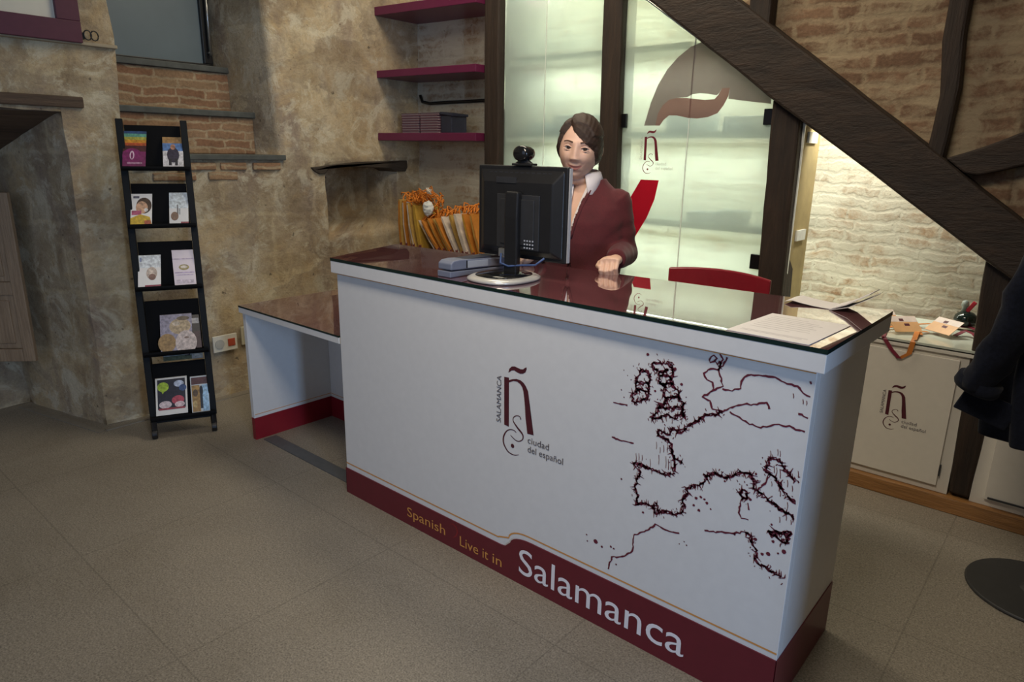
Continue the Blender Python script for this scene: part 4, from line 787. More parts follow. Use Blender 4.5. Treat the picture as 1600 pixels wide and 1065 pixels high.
    for k in range(46):
        c = V((-1.175 + random.gauss(0, .055), 1.57 + random.gauss(0, .035), 1.165 + random.gauss(0, .022))); r = random.uniform(.025, .055); a0 = random.uniform(0, 6.28); e = V((random.uniform(-1, 1), random.uniform(-.6, .6), random.uniform(-.4, .8))).normalized(); f = e.cross(V((.2, 1, .1))).normalized()
        tube(bm, [c + e * r * cos(a0 + s) + f * r * .6 * sin(a0 + s) for s in [j * .5 for j in range(8)]], .0042, 5)
    obj('cords', bm, CORD, t, smooth=True)
    bm = BM()
    for k in range(7):
        c = V((-1.13 + random.gauss(0, .02), 1.54, 1.20)); e = V((random.uniform(-.7, .9), random.uniform(-.4, .1), random.uniform(.5, 1))).normalized(); tube(bm, [c, c + e * .04], .0028, 5)
    obj('cord_ends', bm, CORDW, t, smooth=True)
    bm = BM(); sphere(bm, (-1.115, 1.525, 1.105), .050, 32, 24, (.85, .6, 1.0))
    for v in bm.verts: v.co += noise.noise_vector(v.co * 60) * .008
    obj('tissue', bm, plain('white_tissue', (.66, .68, .64), .8, var=.06), t, smooth=True)
bags()
# ---------------------------------------------------------------- lit display case behind the frosted glass
YG = 1.70
def display():
    t = thing('display_case', 'glass shelved display case glowing behind the frosted glass', 'display case', (.3, 1.85, 0))
    SG = plain('pale_green_shelf', (.24, .29, .26), .25, var=.05); WH = plain('white_shelf_edge', (.84, .86, .80), .4)
    for z in (2.02, 1.590, 1.135):
        x1 = 1.215 if z < 1.7 else .62
        s = obj('shelf', box(-.515, x1 - .008, YG + .035, 1.94, z - .030, z + .004), SG, t, bevel=.001)
        if x1 > 1: 
            bm = BM(); prism(bm, [(1.210, YG + .062, z - .050), (1.232, YG + .062, z - .050), (1.232, YG + .18, z - .050), (1.210, YG + .18, z - .050)], (0, 0, .05)); obj('shelf_end', bm, WH, t)
    obj('side_panel', box(1.213, 1.222, YG + .02, 1.945, .05, 1.640), plain('ochre_plaster', (.40, .31, .14), .8, var=.15, scale=8), t)
    obj('side_edge', box(1.213, 1.224, YG + .008, YG + .0198, .05, 1.660), WH, t)
    obj('floor_panel', box(-.515, 1.212, YG + .06, 1.94, .03, .05), SG, t)
display()
def display_goods():
    B1 = plain('slate_blue_goods', (.12, .17, .21), .6, var=.2, scale=12); B2 = plain('grey_blue_goods', (.28, .33, .35), .6, var=.2, scale=12)
    spec = [(-.50, .15, 1.594, .06, B2, 'pale blue pile low on the left bay middle shelf, leftmost'), (-.30, .30, 1.594, .10, B1, 'long dark blue pile on the left bay middle shelf, beside the woman'), (.46, .26, 1.594, .10, B2, 'wide pale pile on the right bay upper shelf, left end'), (.78, .25, 1.594, .075, B1, 'dark blue pile on the right bay upper shelf, right end'), (.62, .16, 1.139, .05, B1, 'low dark blue pile on the right bay lower shelf, left'), (.80, .14, 1.139, .065, B1, 'dark blue pile on the right bay lower shelf, right')]
    for x, w, z, h, m, lb in spec:
        t = thing('folded_goods', lb, 'goods', (x + w / 2, 1.86, z), 'blurred piles behind the frosted glass'); n = max(2, int(h / .02))
        for k in range(n):
            o = obj('layer', box(x + random.uniform(0, .01), x + w - random.uniform(0, .012), 1.80, 1.915, z + .0006 + k * h / n, z + (k + .94) * h / n), m, t, bevel=.004)
display_goods()
def panes():
    SEAM = plain('bright_seam', (.80, .86, .80), .3); CL = plain('dark_clamp_metal', (.014, .014, .015), .3, metal=.5)
    t = thing('glass_partition', 'plain frosted glass bay left of the woman, between two dark posts', 'glass panel', (-.22, YG, 0))
    for x0, x1 in ((-.603, -.290), (-.284, .118)): obj('pane', box(x0, x1, YG, YG + .008, .06, 2.9), FROST, t)
    obj('seam', box(-.2895, -.2845, YG - .0005, YG + .0085, .06, 2.9), SEAM, t)
    t = thing('glass_partition', 'frosted glass bay printed with a grey arc and the emblem, right of the woman', 'glass panel', (.68, YG, 0))
    def zt(x): return beam_bot(x) - .006
    def pane(x0, x1):
        bm = BM(); prism(bm, [(x0, YG, .06), (x1, YG, .06), (x1, YG, min(zt(x1), 2.9)), (x0, YG, min(2.9, zt(x0)))], (0, .008, 0)); return bm
    p1 = obj('pane', pane(.236, .6455), FROST, t); p2 = obj('pane', pane(.6515, 1.123), FROST, t)
    bm = BM(); prism(bm, [(.236, YG - .0006, zt(.236) + .001), (1.123, YG - .0006, zt(1.123) + .001), (1.123, YG - .0006, zt(1.123) + .007), (.236, YG - .0006, zt(.236) + .007)], (0, .0092, 0)); obj('edge_strip', bm, SEAM, t)
    bm = BM(); prism(bm, [(.646, YG - .0005, .06), (.651, YG - .0005, .06), (.651, YG - .0005, zt(.651)), (.646, YG - .0005, zt(.646))], (0, .009, 0)); obj('seam', bm, SEAM, t)
    yf = YG - .0012
    for nm, pts, m, lb in (('printed_arc', DECO['grey'], film_mat('grey_film', (.31, .255, .25), .70), 'grey translucent arc'), ('printed_wave', DECO['pink'], film_mat('rose_film', (.34, .20, .185), .72), 'rose translucent wave'), ('printed_tail', RED, film_mat('red_film', (.50, .012, .03), .92), 'crimson tapering tail')):
        bm = BM(); vv = [bm.verts.new((x, yf, z)) for x, z in pts]
        for tri in tessellate_polygon([[V((x, z, 0)) for x, z in pts]]):
            if len(set(tri)) == 3: bm.faces.new([vv[i] for i in tri])
        obj(nm, bm, m, t)['label'] = lb
    logo(t, (.402, 1.447), .70, yf, plain('maroon_glass_print', (.16, .01, .025), .5), plain('grey_glass_print', (.30, .28, .27), .5), nm='emblem')
    for x, z in ((.262, 1.650), (1.058, 1.655), (1.068, .975)): obj('clamp', box(x - .024, x + .024, YG - .014, YG + .02, z - .036, z + .036), CL, t, bevel=.003)
panes()
# ---------------------------------------------------------------- cabinets at the right
S(obj('baseboard_right', box(1.0, 3.19, 1.625, 2.2, 0, .070), HONEY, bevel=.004))
def cabinet(name_label, x0, x1, doorL, doorR, emb):
    t = thing('cabinet', name_label, 'cabinet', ((x0 + x1) / 2, 1.9, .07))
    yb = 2.165 if x0 < 2 else 1.70
    obj('body', box(x0, x1, 1.655, yb if x0 < 2 else 1.85, .0705, .690), CREAM, t, bevel=.002)
    obj('top_edge', box(x0, x1, 1.642, yb, .690, .705), CREAM, t, bevel=.002)
    if x0 < 2: obj('gap', box(x0 + .002, x1 - .002, 1.652, yb, .705, .7115), BLACKPL, t); obj('glass_top', box(x0, x1, 1.64, yb, .7115, .722), plain('pale_green_glass', (.50, .53, .45), .12, var=.04), t, bevel=.001)
    d = obj('door', box(doorL, doorR, 1.640, 1.655, .105, .672), CREAM, t, bevel=.0015)
    return t, d
t, d = cabinet('cream cabinet with the town emblem on its door, beside the reception counter', 1.25, 2.036, 1.60, 1.992, True)
logo(d, (1.752, .374), .66, 1.6392, INK, INKGREY, nm='emblem')
obj('lock', bx(BM(), 1.618, 1.634, 1.628, 1.641, .375, .405), CHROME, d, bevel=.003)
obj('hinge_pin', box(1.9935, 1.998, 1.640, 1.6548, .15, .20), DGREY, t)
d2 = obj('door', box(1.255, 1.594, 1.640, 1.655, .105, .672), CREAM, t, bevel=.0015)
t, d = cabinet('plain cream cabinet below the hanging coat, at the right edge', 2.118, 3.0, 2.168, 2.98, False)
obj('handle', box(2.18, 2.9, 1.632, 1.640, .112, .118), DGREY, d)
# lanyards with cards
ZC = .7225
def strap(bm, pts, w=.020, th=.0015):
    """flat ribbon band lying/hanging along 3-D points, its width kept horizontal"""
    pts = [V(p) for p in pts]; prev = None
    for i, p in enumerate(pts):
        tn = (pts[min(i + 1, len(pts) - 1)] - pts[max(i - 1, 0)]); h = V((tn.x, tn.y, 0)); s = (V((-h.y, h.x, 0)).normalized() if h.length > 1e-4 else V((1, 0, 0))) * w / 2
        if abs(tn.normalized().z) > .6: s = V((w / 2, 0, 0))
        cur = (bm.verts.new(p + s), bm.verts.new(p - s))
        if prev: bm.faces.new((prev[0], cur[0], cur[1], prev[1]))
        prev = cur
    return bm
def lanyards():
    LO = plain('orange_ribbon', (.50, .16, .02), .55, var=.12); LM = plain('maroon_ribbon', (.17, .012, .03), .5, var=.12); CARD = plain('peach_card', (.58, .33, .15), .4, var=.1, scale=14); CW = plain('card_white', (.62, .52, .46), .4)
    def lan(label, straps, card, ang):
        t = thing('lanyard', label, 'lanyard', (card[0], card[1], ZC), 'lanyards on the cabinet')
        for m, pts, nm in straps:
            bm = strap(BM(), resample3(pts, .012)); o = obj(nm, bm, m, t); md = o.modifiers.new('thick', 'SOLIDIFY'); md.thickness = .0014; md.offset = 1
        M = Matrix.Translation((card[0], card[1], card[2])) @ Matrix.Rotation(ang, 4, 'Z') @ Matrix.Rotation(card[3], 4, 'X')
        c = obj('badge_card', bx(BM(), -.062, .062, -.046, .046, 0, .002, M), CARD, t)
        bm = BM()
        for (a, b, c0, c1) in ((-.062, .062, .012, .045), ): bx(bm, a, b, c0, c1, .002, .0023, M)
        obj('card_print', bm, CW, c)
        bm = BM(); bx(bm, -.02, .0, .016, .031, .0023, .0026, M); bx(bm, -.005, .018, -.012, .002, .002, .0024, M); obj('card_print', bm, INK, c)
    def resample3(pts, s): return resample(pts, s)
    z = ZC + .004
    lan('orange and maroon lanyard whose loop hangs over the front of the cabinet', [(LM, [(1.672, 1.78, z + .004), (1.690, 1.66, z + .003), (1.697, 1.632, z - .004), (1.735, 1.628, .675), (1.772, 1.627, .640)], 'ribbon'), (LO, [(1.772, 1.6275, .640), (1.805, 1.628, .668), (1.812, 1.630, z - .006), (1.812, 1.65, z + .003), (1.80, 1.76, z + .012), (1.79, 1.86, z + .002)], 'ribbon'), (LO, [(1.672, 1.78, z + .006), (1.72, 1.86, z + .012), (1.79, 1.90, z + .004)], 'ribbon')], (1.745, 1.775, ZC + .040, .62), .75)
    lan('lanyard with a peach card pushed against the tall counter', [(LO, [(1.70, 1.86, z + .01), (1.76, 1.94, z + .008), (1.82, 1.95, z + .02), (1.86, 1.90, z + .01)], 'ribbon'), (LM, [(1.86, 1.90, z + .012), (1.83, 2.00, z + .018), (1.88, 2.05, z + .003)], 'ribbon')], (1.64, 1.86, ZC + .040, .62), .8)
    lan('lanyard with a peach card in the middle, folded maroon ribbon beside it', [(LM, [(1.93, 1.86, z), (1.96, 1.91, z + .02), (1.995, 1.88, z + .016), (2.02, 1.84, z + .004), (2.03, 1.78, z)], 'ribbon'), (LM, [(1.90, 2.02, z), (1.95, 2.04, z + .016), (2.0, 1.99, z + .012), (2.025, 1.90, z + .004)], 'ribbon'), (LO, [(1.83, 1.84, z + .003), (1.80, 1.80, z + .008), (1.815, 1.75, z + .004)], 'ribbon')], (1.885, 1.85, ZC + .042, .60), -.55)
lanyards()
def jar():
    c = (1.935, 2.06, ZC)
    t = thing('jar', 'small dark round jar with a red and grey top, on the cream cabinet', 'jar', c)
    obj('saucer', lathe(BM(), c, [(.03, .0005), (.056, .010), (.058, .015), (.05, .013), (.0, .008)][:4]), plain('cream_saucer', (.50, .46, .36), .4), t, smooth=True)
    obj('body', lathe(BM(), c, [(.026, .0135), (.042, .024), (.048, .045), (.044, .064), (.028, .078), (.018, .082)]), plain('dark_green_glass', (.006, .012, .010), .08), t, smooth=True)
    bm = BM(); M = Matrix.Translation((c[0] + .012, c[1], c[2] + .105)) @ Matrix.Rotation(.5, 4, 'Y'); bx(bm, -.009, .009, -.008, .008, -.026, .028, M); obj('tag', bm, plain('red_plastic', (.40, .015, .03), .4), t, bevel=.003)
    obj('stopper', lathe(BM(), (c[0] - .012, c[1], c[2]), [(.012, .078), (.010, .100), (.016, .110), (.013, .128), (.004, .134)]), plain('grey_green_plastic', (.20, .23, .20), .4), t, smooth=True)
jar()
# ---------------------------------------------------------------- coat on its stand
def coat():
    cx, cy = 2.400, 1.170
    t = thing('coat_stand', 'dark coat stand with a round floor plate, at the right edge', 'coat stand', (cx, cy, 0))
    obj('base_plate', lathe(BM(), (cx, cy, 0), [(.213, .0005), (.216, .006), (.212, .013), (.05, .018), (.03, .035)], 56), plain('dark_grey_steel', (.028, .028, .028), .5, var=.1), t, smooth=False, bevel=.002)
    bm = BM(); tube(bm, [(cx, cy, .015), (cx, cy, 1.78)], .018, 16); obj('pole', bm, DGREY, t, smooth=True)
    for k in range(6):
        a = k * pi / 3; d = V((cos(a), sin(a), 0)); bm = BM(); tube(bm, [V((cx, cy, 1.66)), V((cx, cy, 1.67)) + d * .05, V((cx, cy, 1.70)) + d * .10, V((cx, cy, 1.75)) + d * .105], .008, 8); obj('hook', bm, DGREY, t, smooth=True)
    k = thing('coat', 'dark navy coat hanging on the stand, cut by the right edge', 'coat', (cx, cy, .56))
    bm = BM(); n = 72
    prof = [(1.70, .05, .04), (1.62, .105, .075), (1.50, .160, .10), (1.36, .205, .13), (1.26, .232, .145), (1.10, .262, .165), (.95, .285, .18), (.80, .300, .19), (.70, .295, .19), (.62, .285, .185), (.575, .280, .182)]
    rings = []
    for z, a, b in prof:
        r = []; f = (1.70 - z)
        for i in range(n):
            th = i * 2 * pi / n; w = 1 + min(.11, f * .14) * (.7 * sin(9 * th + 1 + z * 1.5) + .5 * sin(14 * th + z * 3)) + .02 * sin(3 * th + z * 9)
            zz = z - (.025 * sin(2 * th + .6) + .02 * cos(th) if z < .6 else 0)
            r.append((cx + .03 + a * w * cos(th), cy - .02 + b * w * sin(th), zz))
        rings.append(r)
    loft(bm, rings, cap=False); bm.faces.new([v for v in list(bm.verts)[:n]])
    bd = obj('body', bm, NAVY, k, smooth=True); bd.modifiers.new('thick', 'SOLIDIFY').thickness = -.006; s = bd.modifiers.new('sub', 'SUBSURF'); s.levels = s.render_levels = 1
    for lab, pts, rr in (('sleeve', [(2.325, 1.08, 1.52), (2.262, 1.00, 1.36), (2.222, .955, 1.17), (2.192, .94, .98), (2.148, .945, .84), (2.122, .955, .765)], [.055, .066, .068, .066, .062, .060]), ('sleeve', [(2.53, 1.14, 1.52), (2.62, 1.10, 1.36), (2.67, 1.06, 1.17), (2.69, 1.04, .98), (2.70, 1.03, .80)], [.055, .066, .066, .062, .06])):
        bm = BM(); P = []; R = []
        pv = [V(p) for p in pts]
        for i in range(len(pv) - 1):
            for s_ in (0, .25, .5, .75): P.append(pv[i].lerp(pv[i + 1], s_)); R.append(rr[i] * (1 - s_) + rr[i + 1] * s_)
        P.append(pv[-1]); R.append(rr[-1])
        tube(bm, P, [(r * (1 + .05 * sin(j * 2.1)), r * .7) for j, r in enumerate(R)], 22)
        for v in bm.verts: v.co += noise.noise_vector(v.co * 14) * .016
        sl = obj(lab, bm, NAVY, k, smooth=True)
        bm = BM(); e = P[-1]; d = (P[-1] - P[-2]).normalized(); tube(bm, [e - d * .03, e + d * .002, e + d * .012], [(.066, .054), (.068, .056), (.062, .05)], 22); obj('cuff', bm, NAVY, sl, smooth=True)
    bm = BM(); M = Matrix.Translation((2.15, .985, .70)) @ Matrix.Rotation(.35, 4, 'Y') @ Matrix.Rotation(.2, 4, 'Z'); bx(bm, -.07, .09, -.006, .006, -.05, .04, M); obj('pocket_flap', bm, NAVY, k, bevel=.004)
    bm = BM(); tube(bm, [(cx + .03 + .07 * cos(a), cy - .02 + .055 * sin(a), 1.665 + .012 * sin(a)) for a in [j * 2 * pi / 20 for j in range(21)]], (.022), 8); obj('collar', bm, NAVY, k, smooth=True)
coat()
# ---------------------------------------------------------------- chair behind the counter
def chair():
    t = thing('office_chair', 'crimson backed chair behind the counter, right of the woman', 'chair', (1.14, .92, 0))
    bm = BM(); n = 14; F = []
    for z in (0, 1):
        for s in (0, 1):
            row = []
            for i in range(n + 1):
                u = i / n; x = .912 + .455 * u; y = 1.10 + .05 * (1 - (2 * u - 1) ** 2) + s * .018 - (0.0)
                zz = (.995 + .012 * (1 - (2 * u - 1) ** 2)) if z else .70
                row.append(bm.verts.new((x, y, zz)))
            F.append(row)
    a, b, c, d = F
    for i in range(n):
        bm.faces.new((a[i], a[i + 1], c[i + 1], c[i])); bm.faces.new((b[i], d[i], d[i + 1], b[i + 1])); bm.faces.new((c[i], c[i + 1], d[i + 1], d[i])); bm.faces.new((a[i], b[i], b[i + 1], a[i + 1]))
    bm.faces.new((a[0], c[0], d[0], b[0])); bm.faces.new((a[n], b[n], d[n], c[n]))
    obj('backrest', bm, REDPL, t, bevel=.006)
    obj('seat', box(.92, 1.36, .68, 1.08, .445, .49), REDPL, t, bevel=.015, seg=3)
    for x in (.99, 1.29):
        bm = BM(); tube(bm, [(x, 1.05, .45), (x, 1.11, .47), (x, 1.155, .55), (x, 1.165, .80)], .010, 8); obj('back_support', bm, CHROME, t, smooth=True)
    bm = BM(); tube(bm, [(1.14, .88, .10), (1.14, .88, .45)], .025, 12); obj('gas_column', bm, BLACKPL, t, smooth=True)
    for k in range(5):
        a = k * 2 * pi / 5 + .3; d = V((cos(a), sin(a), 0)); c = V((1.14, .88, 0))
        bm = BM(); tube(bm, [c + V((0, 0, .11)), c + d * .13 + V((0, 0, .09)), c + d * .23 + V((0, 0, .072))], [.022, .017, .014], 8); g = obj('leg', bm, BLACKPL, t, smooth=True)
        obj('castor', sphere(BM(), c + d * .23 + V((0, 0, .0285)), .028, 14, 8), BLACKPL, g, smooth=True)
chair()
# ---------------------------------------------------------------- the woman
def evaluated(o, name, mats, parent, smooth=True):
    dg = bpy.context.evaluated_depsgraph_get(); me = bpy.data.meshes.new_from_object(o.evaluated_get(dg)); bpy.data.objects.remove(o)
    me.materials.clear(); return link(name, me, mats, parent, smooth)
def remesh(bm, vox, smooth_it=4, fac=.5):
    me = bpy.data.meshes.new('tmp'); bmesh.ops.recalc_face_normals(bm, faces=bm.faces); bm.to_mesh(me); bm.free()
    o = bpy.data.objects.new('tmp', me); C.objects.link(o)
    r = o.modifiers.new('r', 'REMESH'); r.mode = 'VOXEL'; r.voxel_size = vox
    if smooth_it: s = o.modifiers.new('s', 'SMOOTH'); s.iterations = smooth_it; s.factor = fac
    return o
G = lambda x, s: exp(-(x / s) ** 2)
def person():
    t = thing('person', 'smiling woman with short brown hair in a maroon cardigan, resting a hand on the counter', 'person', (.74, .72, 0))
    HC = V((.718, .660, 1.490)); hs = 1.06; TC = V((.700, .722, 0))
    TR = [(.78, .165, .115, 0), (.86, .175, .125, 0), (.95, .165, .115, .0), (1.04, .160, .112, .005), (1.13, .168, .122, .014), (1.21, .176, .120, .014), (1.265, .174, .104, .008), (1.305, .150, .088, .000), (1.335, .114, .074, -.006), (1.362, .082, .064, -.010), (1.385, .062, .057, -.012)]
    fwd = V((.44, -.90, -.04)).normalized(); up = V((.10, .03, 1)).normalized(); rt = fwd.cross(up).normalized() * -1; rt = up.cross(fwd).normalized() * 1
    # local head axes: x = viewer's right (her left), y = backwards, z = up
    xx = (-fwd).cross(up).normalized() * -1; up = (-fwd).cross(xx) * -1 if False else up
    bk = -fwd; xx = bk.cross(up).normalized(); uz = xx.cross(bk).normalized()
    def H(p): return HC + (xx * p[0] + bk * p[1] + uz * p[2]) * hs
    def headp(d):
        x, y, z = d.x * .0750, d.y * .094, d.z * .112
        f = max(0, min(1, (-y + .01) / .06))
        if z < 0:
            k = min(1, -z / .112); x *= 1 - .23 * k ** 1.8; y *= (1 - .10 * k) if y < 0 else (1 - .50 * k ** .8)
        if y > 0 and z > 0: y *= 1.06
        if y < 0: y *= .96
        q = V((x, y, z))
        if f > 0:
            dy = 0
            pr = 0 if z > .03 or z < -.045 else (.16 + .84 * max(0, (.03 - z) / .062) ** 1.3 if z > -.032 else max(0, 1 - (-.032 - z) / .012))
            dy -= .0185 * G(x, .0100 + .004 * max(0, min(1, (.03 - z) / .06))) * max(0, pr)
            for s in (-1, 1):
                dy -= .0052 * G(x - s * .0115, .0075) * G(z + .033, .009)
                dy += .0125 * G(x - s * .031, .0155) * G(z - .006, .0115)
                dy -= .004 * G(x - s * .028, .02) * G(z - .026, .008)
                dy -= .0085 * G(x - s * .040, .020) * G(z + .030, .022)
                dy += .003 * G(x - s * .026, .006) * G(z + .052, .014)
            dy -= .0060 * G(x, .021) * G(z + .0555, .0065); dy -= .0065 * G(x, .017) * G(z + .0680, .0070); dy += .0045 * G(x, .023) * G(z + .0615 - 16 * x * x + .002, .0028)
            dy += .003 * G(x, .02) * G(z + .078, .006); dy -= .009 * G(x, .020) * G(z + .096, .014)
            q.y += dy * f
        return q
    bm = BM(); nu, nv = 220, 170; rows = []
    for j in range(nv + 1):
        ph = pi * (j + .3) / (nv + .6)
        rows.append([bm.verts.new(H(headp(V((sin(ph) * cos(a), sin(ph) * sin(a), cos(ph)))))) for a in [i * 2 * pi / nu for i in range(nu)]])
    for r0, r1 in zip(rows, rows[1:]):
        for i in range(nu): bm.faces.new((r0[i], r0[(i + 1) % nu], r1[(i + 1) % nu], r1[i]))
    bm.faces.new(rows[0][::-1]); bm.faces.new(rows[-1])
    for s in (-1, 1):   # ears
        bmE = []; 
        for j in range(9):
            v = j / 8; w = sin(pi * (.08 + .84 * v)) ; cz = -.032 + .062 * v
            bmE.append([H((s * (.070 + .010 * w * (1 if k in (0, 1, 7) else .6) + .004 * cos(k * pi / 4)), .012 + .006 * v + .018 * w * cos(k * pi / 4), cz + .002 * sin(k * pi / 4))) + xx * s * .006 * sin(k * pi / 4) for k in range(8)])
        loft(bm, bmE)
    # neck, trunk and limbs
    NB = V((.742, .700, 1.345))
    tube(bm, [H((0, .020, -.045)), H((0, .022, -.10)), TC + V((.012, -.008, 1.375)), TC + V((.005, .0, 1.30))], [(.054, .054), (.051, .053), (.055, .054), (.080, .070)], 28)
    FX = V((.22, -.975, 0)).normalized(); LX = V((.975, .22, 0)).normalized()
    def ring(c, a, b, n=36, pw=1): return [c + LX * a * math.copysign(abs(cos(k)) ** pw, cos(k)) - FX * b * math.copysign(abs(sin(k)) ** pw, sin(k)) for k in [i * 2 * pi / n for i in range(n)]]
    def trunk(b, g):
        c0 = TC
        rs = TR
        loft(b, [ring(c0 + V((.012 * (z - .78) / .5, 0, z)) + FX * f, a + g, d + g) for z, a, d, f in rs])
    trunk(bm, -.014)
    SL = V((.845, .758, 1.285)); EL = V((.866, .790, 1.085)); WL = V((.968, .570, 1.090)); SR = V((.548, .688, 1.285)); ER = V((.510, .70, 1.06)); WR = V((.60, .505, 1.085))
    def arm(b, S_, E_, W_, g, w_end=1.0):
        sh = S_.lerp((TC + V((0, 0, 1.27))), .35)
        P = [sh, S_, S_.lerp(E_, .35), S_.lerp(E_, .75), E_, E_.lerp(W_, .25), E_.lerp(W_, .65), E_.lerp(W_, w_end)]
        R = [.050, .048, .045, .040, .040, .039, .032, .025]
        tube(b, P, [r + g for r in R], 22); sphere(b, E_, .042 + g, 16, 10); sphere(b, S_, .043 + g, 18, 12)
    arm(bm, SL, EL, WL, -.006); arm(bm, SR, ER, WR, -.006)
    def hand(b, Wp, d, side, side_up=V((0, 0, 1)), curl=1.0):
        """half closed hand: d = pointing direction, side = thumb direction"""
        d = d.normalized(); sd = (side - d * side.dot(d)).normalized(); u = d.cross(sd); u = u if u.z > 0 else -u
        tube(b, [Wp - d * .02, Wp + d * .02, Wp + d * .055 + u * .006, Wp + d * .082 + u * .004], [(.020, .026), (.019, .034), (.017, .040), (.013, .038)], 18, ref=u)
        for k, (o, ln) in enumerate(((.030, .088), (.0105, .098), (-.0095, .092), (-.0285, .074))):
            p0 = Wp + d * .074 + sd * o + u * .002; a = 0; P = [p0 - d * .02, p0]; R = [.0090, .0094]
            for seg, (fr, bend) in enumerate(((.44, .75), (.32, 1.15), (.24, .75))):
                a += bend * curl; p0 = p0 + (d * cos(a) - u * sin(a)) * ln * fr + sd * o * -.04; P.append(p0); R.append((.0086, .0080, .0070)[seg] - (.0008 if k == 3 else 0))
            tube(b, P, R, 12); sphere(b, P[-1], R[-1], 10, 6)
            sphere(b, P[1] + u * .0015, .0108, 10, 6)
        p = Wp + d * .018 + sd * .022; P = [p, p + d * .028 + sd * .022 - u * .006, p + d * .055 + sd * .022 - u * .012, p + d * .074 + sd * .010 - u * .015]
        tube(b, P, [.0135, .0125, .0105, .0085], 12); sphere(b, P[-1], .0085, 10, 6)
    hand(bm, WL + V((.004, -.014, .0)), V((.32, -.92, .02)), V((-1, -.3, -.1)), curl=1.12)
    hand(bm, WR + V((.003, -.016, -.004)), V((.2, -.95, -.06)), V((1, 0, 0)), curl=.45)
    for s, hx in ((1, .085), (-1, -.085)):
        hp = (TC + V((0, 0, .86))) + LX * hx; kn = (TC + V((0, -0.010, .47))) + LX * hx * 1.05; an = (TC + V((0, 0.010, .09))) + LX * hx * 1.05
        tube(bm, [hp + V((0, 0, .03)), hp, hp.lerp(kn, .5), kn, kn.lerp(an, .35), an, an + V((0, 0, -.05))], [.085, .085, .066, .050, .050, .034, .036], 20)
        tube(bm, [an + V((0, 0.02, -.055)), an + FX * .06 + V((0, 0, -.058)), an + FX * .15 + V((0, 0, -.07))], [(.03, .036), (.028, .042), (.016, .036)], 16, ref=(0, 0, 1))
    body = evaluated(remesh(bm, .0027, 2, .4), 'body', [SKIN, LIP], t)
    tl = t.location
    for p in body.data.polygons:      # lips
        c = p.center; q = c - (HC - tl); l = V((q.dot(xx), q.dot(bk), q.dot(uz))) / hs
        if l.y < -.06:
            cz = -.0625 + 16 * l.x * l.x - .002; hw = .0085 * max(0, 1 - (abs(l.x) / .0285) ** 2.2)
            if abs(l.z - cz) < hw: p.material_index = 1
    # eyes, lids, brows
    WHT = plain('eye_white', (.62, .58, .54), .25, var=.03); IRIS = plain('eye_iris', (.035, .022, .015), .15); LASH = plain('eyelash_brown', (.035, .018, .012), .7); BROW = plain('brow_brown', (.10, .05, .028), .8)
    cam = V((2.343, -1.63, 1.47))
    for s in (-1, 1):
        e = H((s * .0310, -.0705, .0055)); r = .0122 * hs; g = (cam - e).normalized()
        bm = BM(); sphere(bm, (0, 0, 0), r, 26, 20); rot = V((0, 0, 1)).rotation_difference(g).to_matrix().to_4x4(); rot.translation = e
        for v in bm.verts: v.co = rot @ v.co
        o = obj('eye', bm, [WHT, IRIS], t, smooth=True); le = e - tl
        for p in o.data.polygons:
            if (p.center - le).normalized().dot(g) > .84: p.material_index = 1
        def lid(z0, amp, thick, nm, mat, zo):
            b2 = BM(); P = []
            for i in range(11):
                u = -1 + .2 * i; x = s * .031 + u * .0165; z = zo + amp * (1 - u * u) + (.0015 * u * s if True else 0)
                yb = -.0705 - sqrt(max(0, .0135 ** 2 - (u * .0125) ** 2 * .55 - (z - .0055) ** 2)); P.append(H((x, yb - .0004, z)))
            tube(b2, P, [thick * (.35 + .65 * (1 - (-1 + .2 * i) ** 2)) for i in range(11)], 8); obj(nm, b2, mat, t, smooth=True)
        lid(0, .0074, .0028, 'eyelid', SKIN, .0058); lid(0, .0058, .0016, 'eyelash', LASH, .0050); lid(0, -.0050, .0022, 'eyelid', SKIN, .0030)
        bm = BM(); P = []
        for i in range(9):
            u = i / 8; x = s * (.014 + .034 * u); z = .0255 + .0065 * sin(pi * u * .75) - .004 * u; d = V((x / .0735, 0, z / .112)); d.y = -sqrt(max(.05, 1 - d.x ** 2 - d.z ** 2)); P.append(H(headp(d) + V((0, -.0012, 0))))
        tube(bm, P, [(.0030 - .0016 * i / 8, .0022) for i in range(9)], 8); obj('eyebrow', bm, BROW, t, smooth=True)
    # hair: a cap following the skull, parted at the viewer's left, fringe swept across, tied back
    hm = bpy.data.materials.new('brown_hair'); nt, out = nodes(hm); tc = N(nt, 'ShaderNodeUVMap')
    nn = noisen(nt, scaled(nt, tc.outputs[0], (60, 3, 1)), 1.0, 5, .7); col = ramp(nt, nn.outputs[0], [(.3, (.008, .0036, .0024)), (.5, (.028, .0125, .0062)), (.72, (.072, .033, .015))]); bsdf(nt, out, col, .55, 0, nn.outputs[0], .6, .004)
    bm = BM(); uvl = bm.loops.layers.uv.new('UVMap'); nu, nv = 180, 120; grid = {}
    def hairline(x, y):
        if y < -.005:
            s = x / .075
            if s < -.45: h = .078 - .070 * ((-.45 - s) / .55) ** 1.3 - .02 * max(0, (-s - .75) / .25)
            else: h = .078 - .086 * ((s + .45) / 1.45)
            if s > .80: h -= .05 * (s - .8) / .2
            k = min(1, max(0, (y + .045) / .04)); return h * (1 - k) + (-.046 if x > 0 else -.026) * k
        return -.030 - .045 * min(1, (y + .005) / .05)
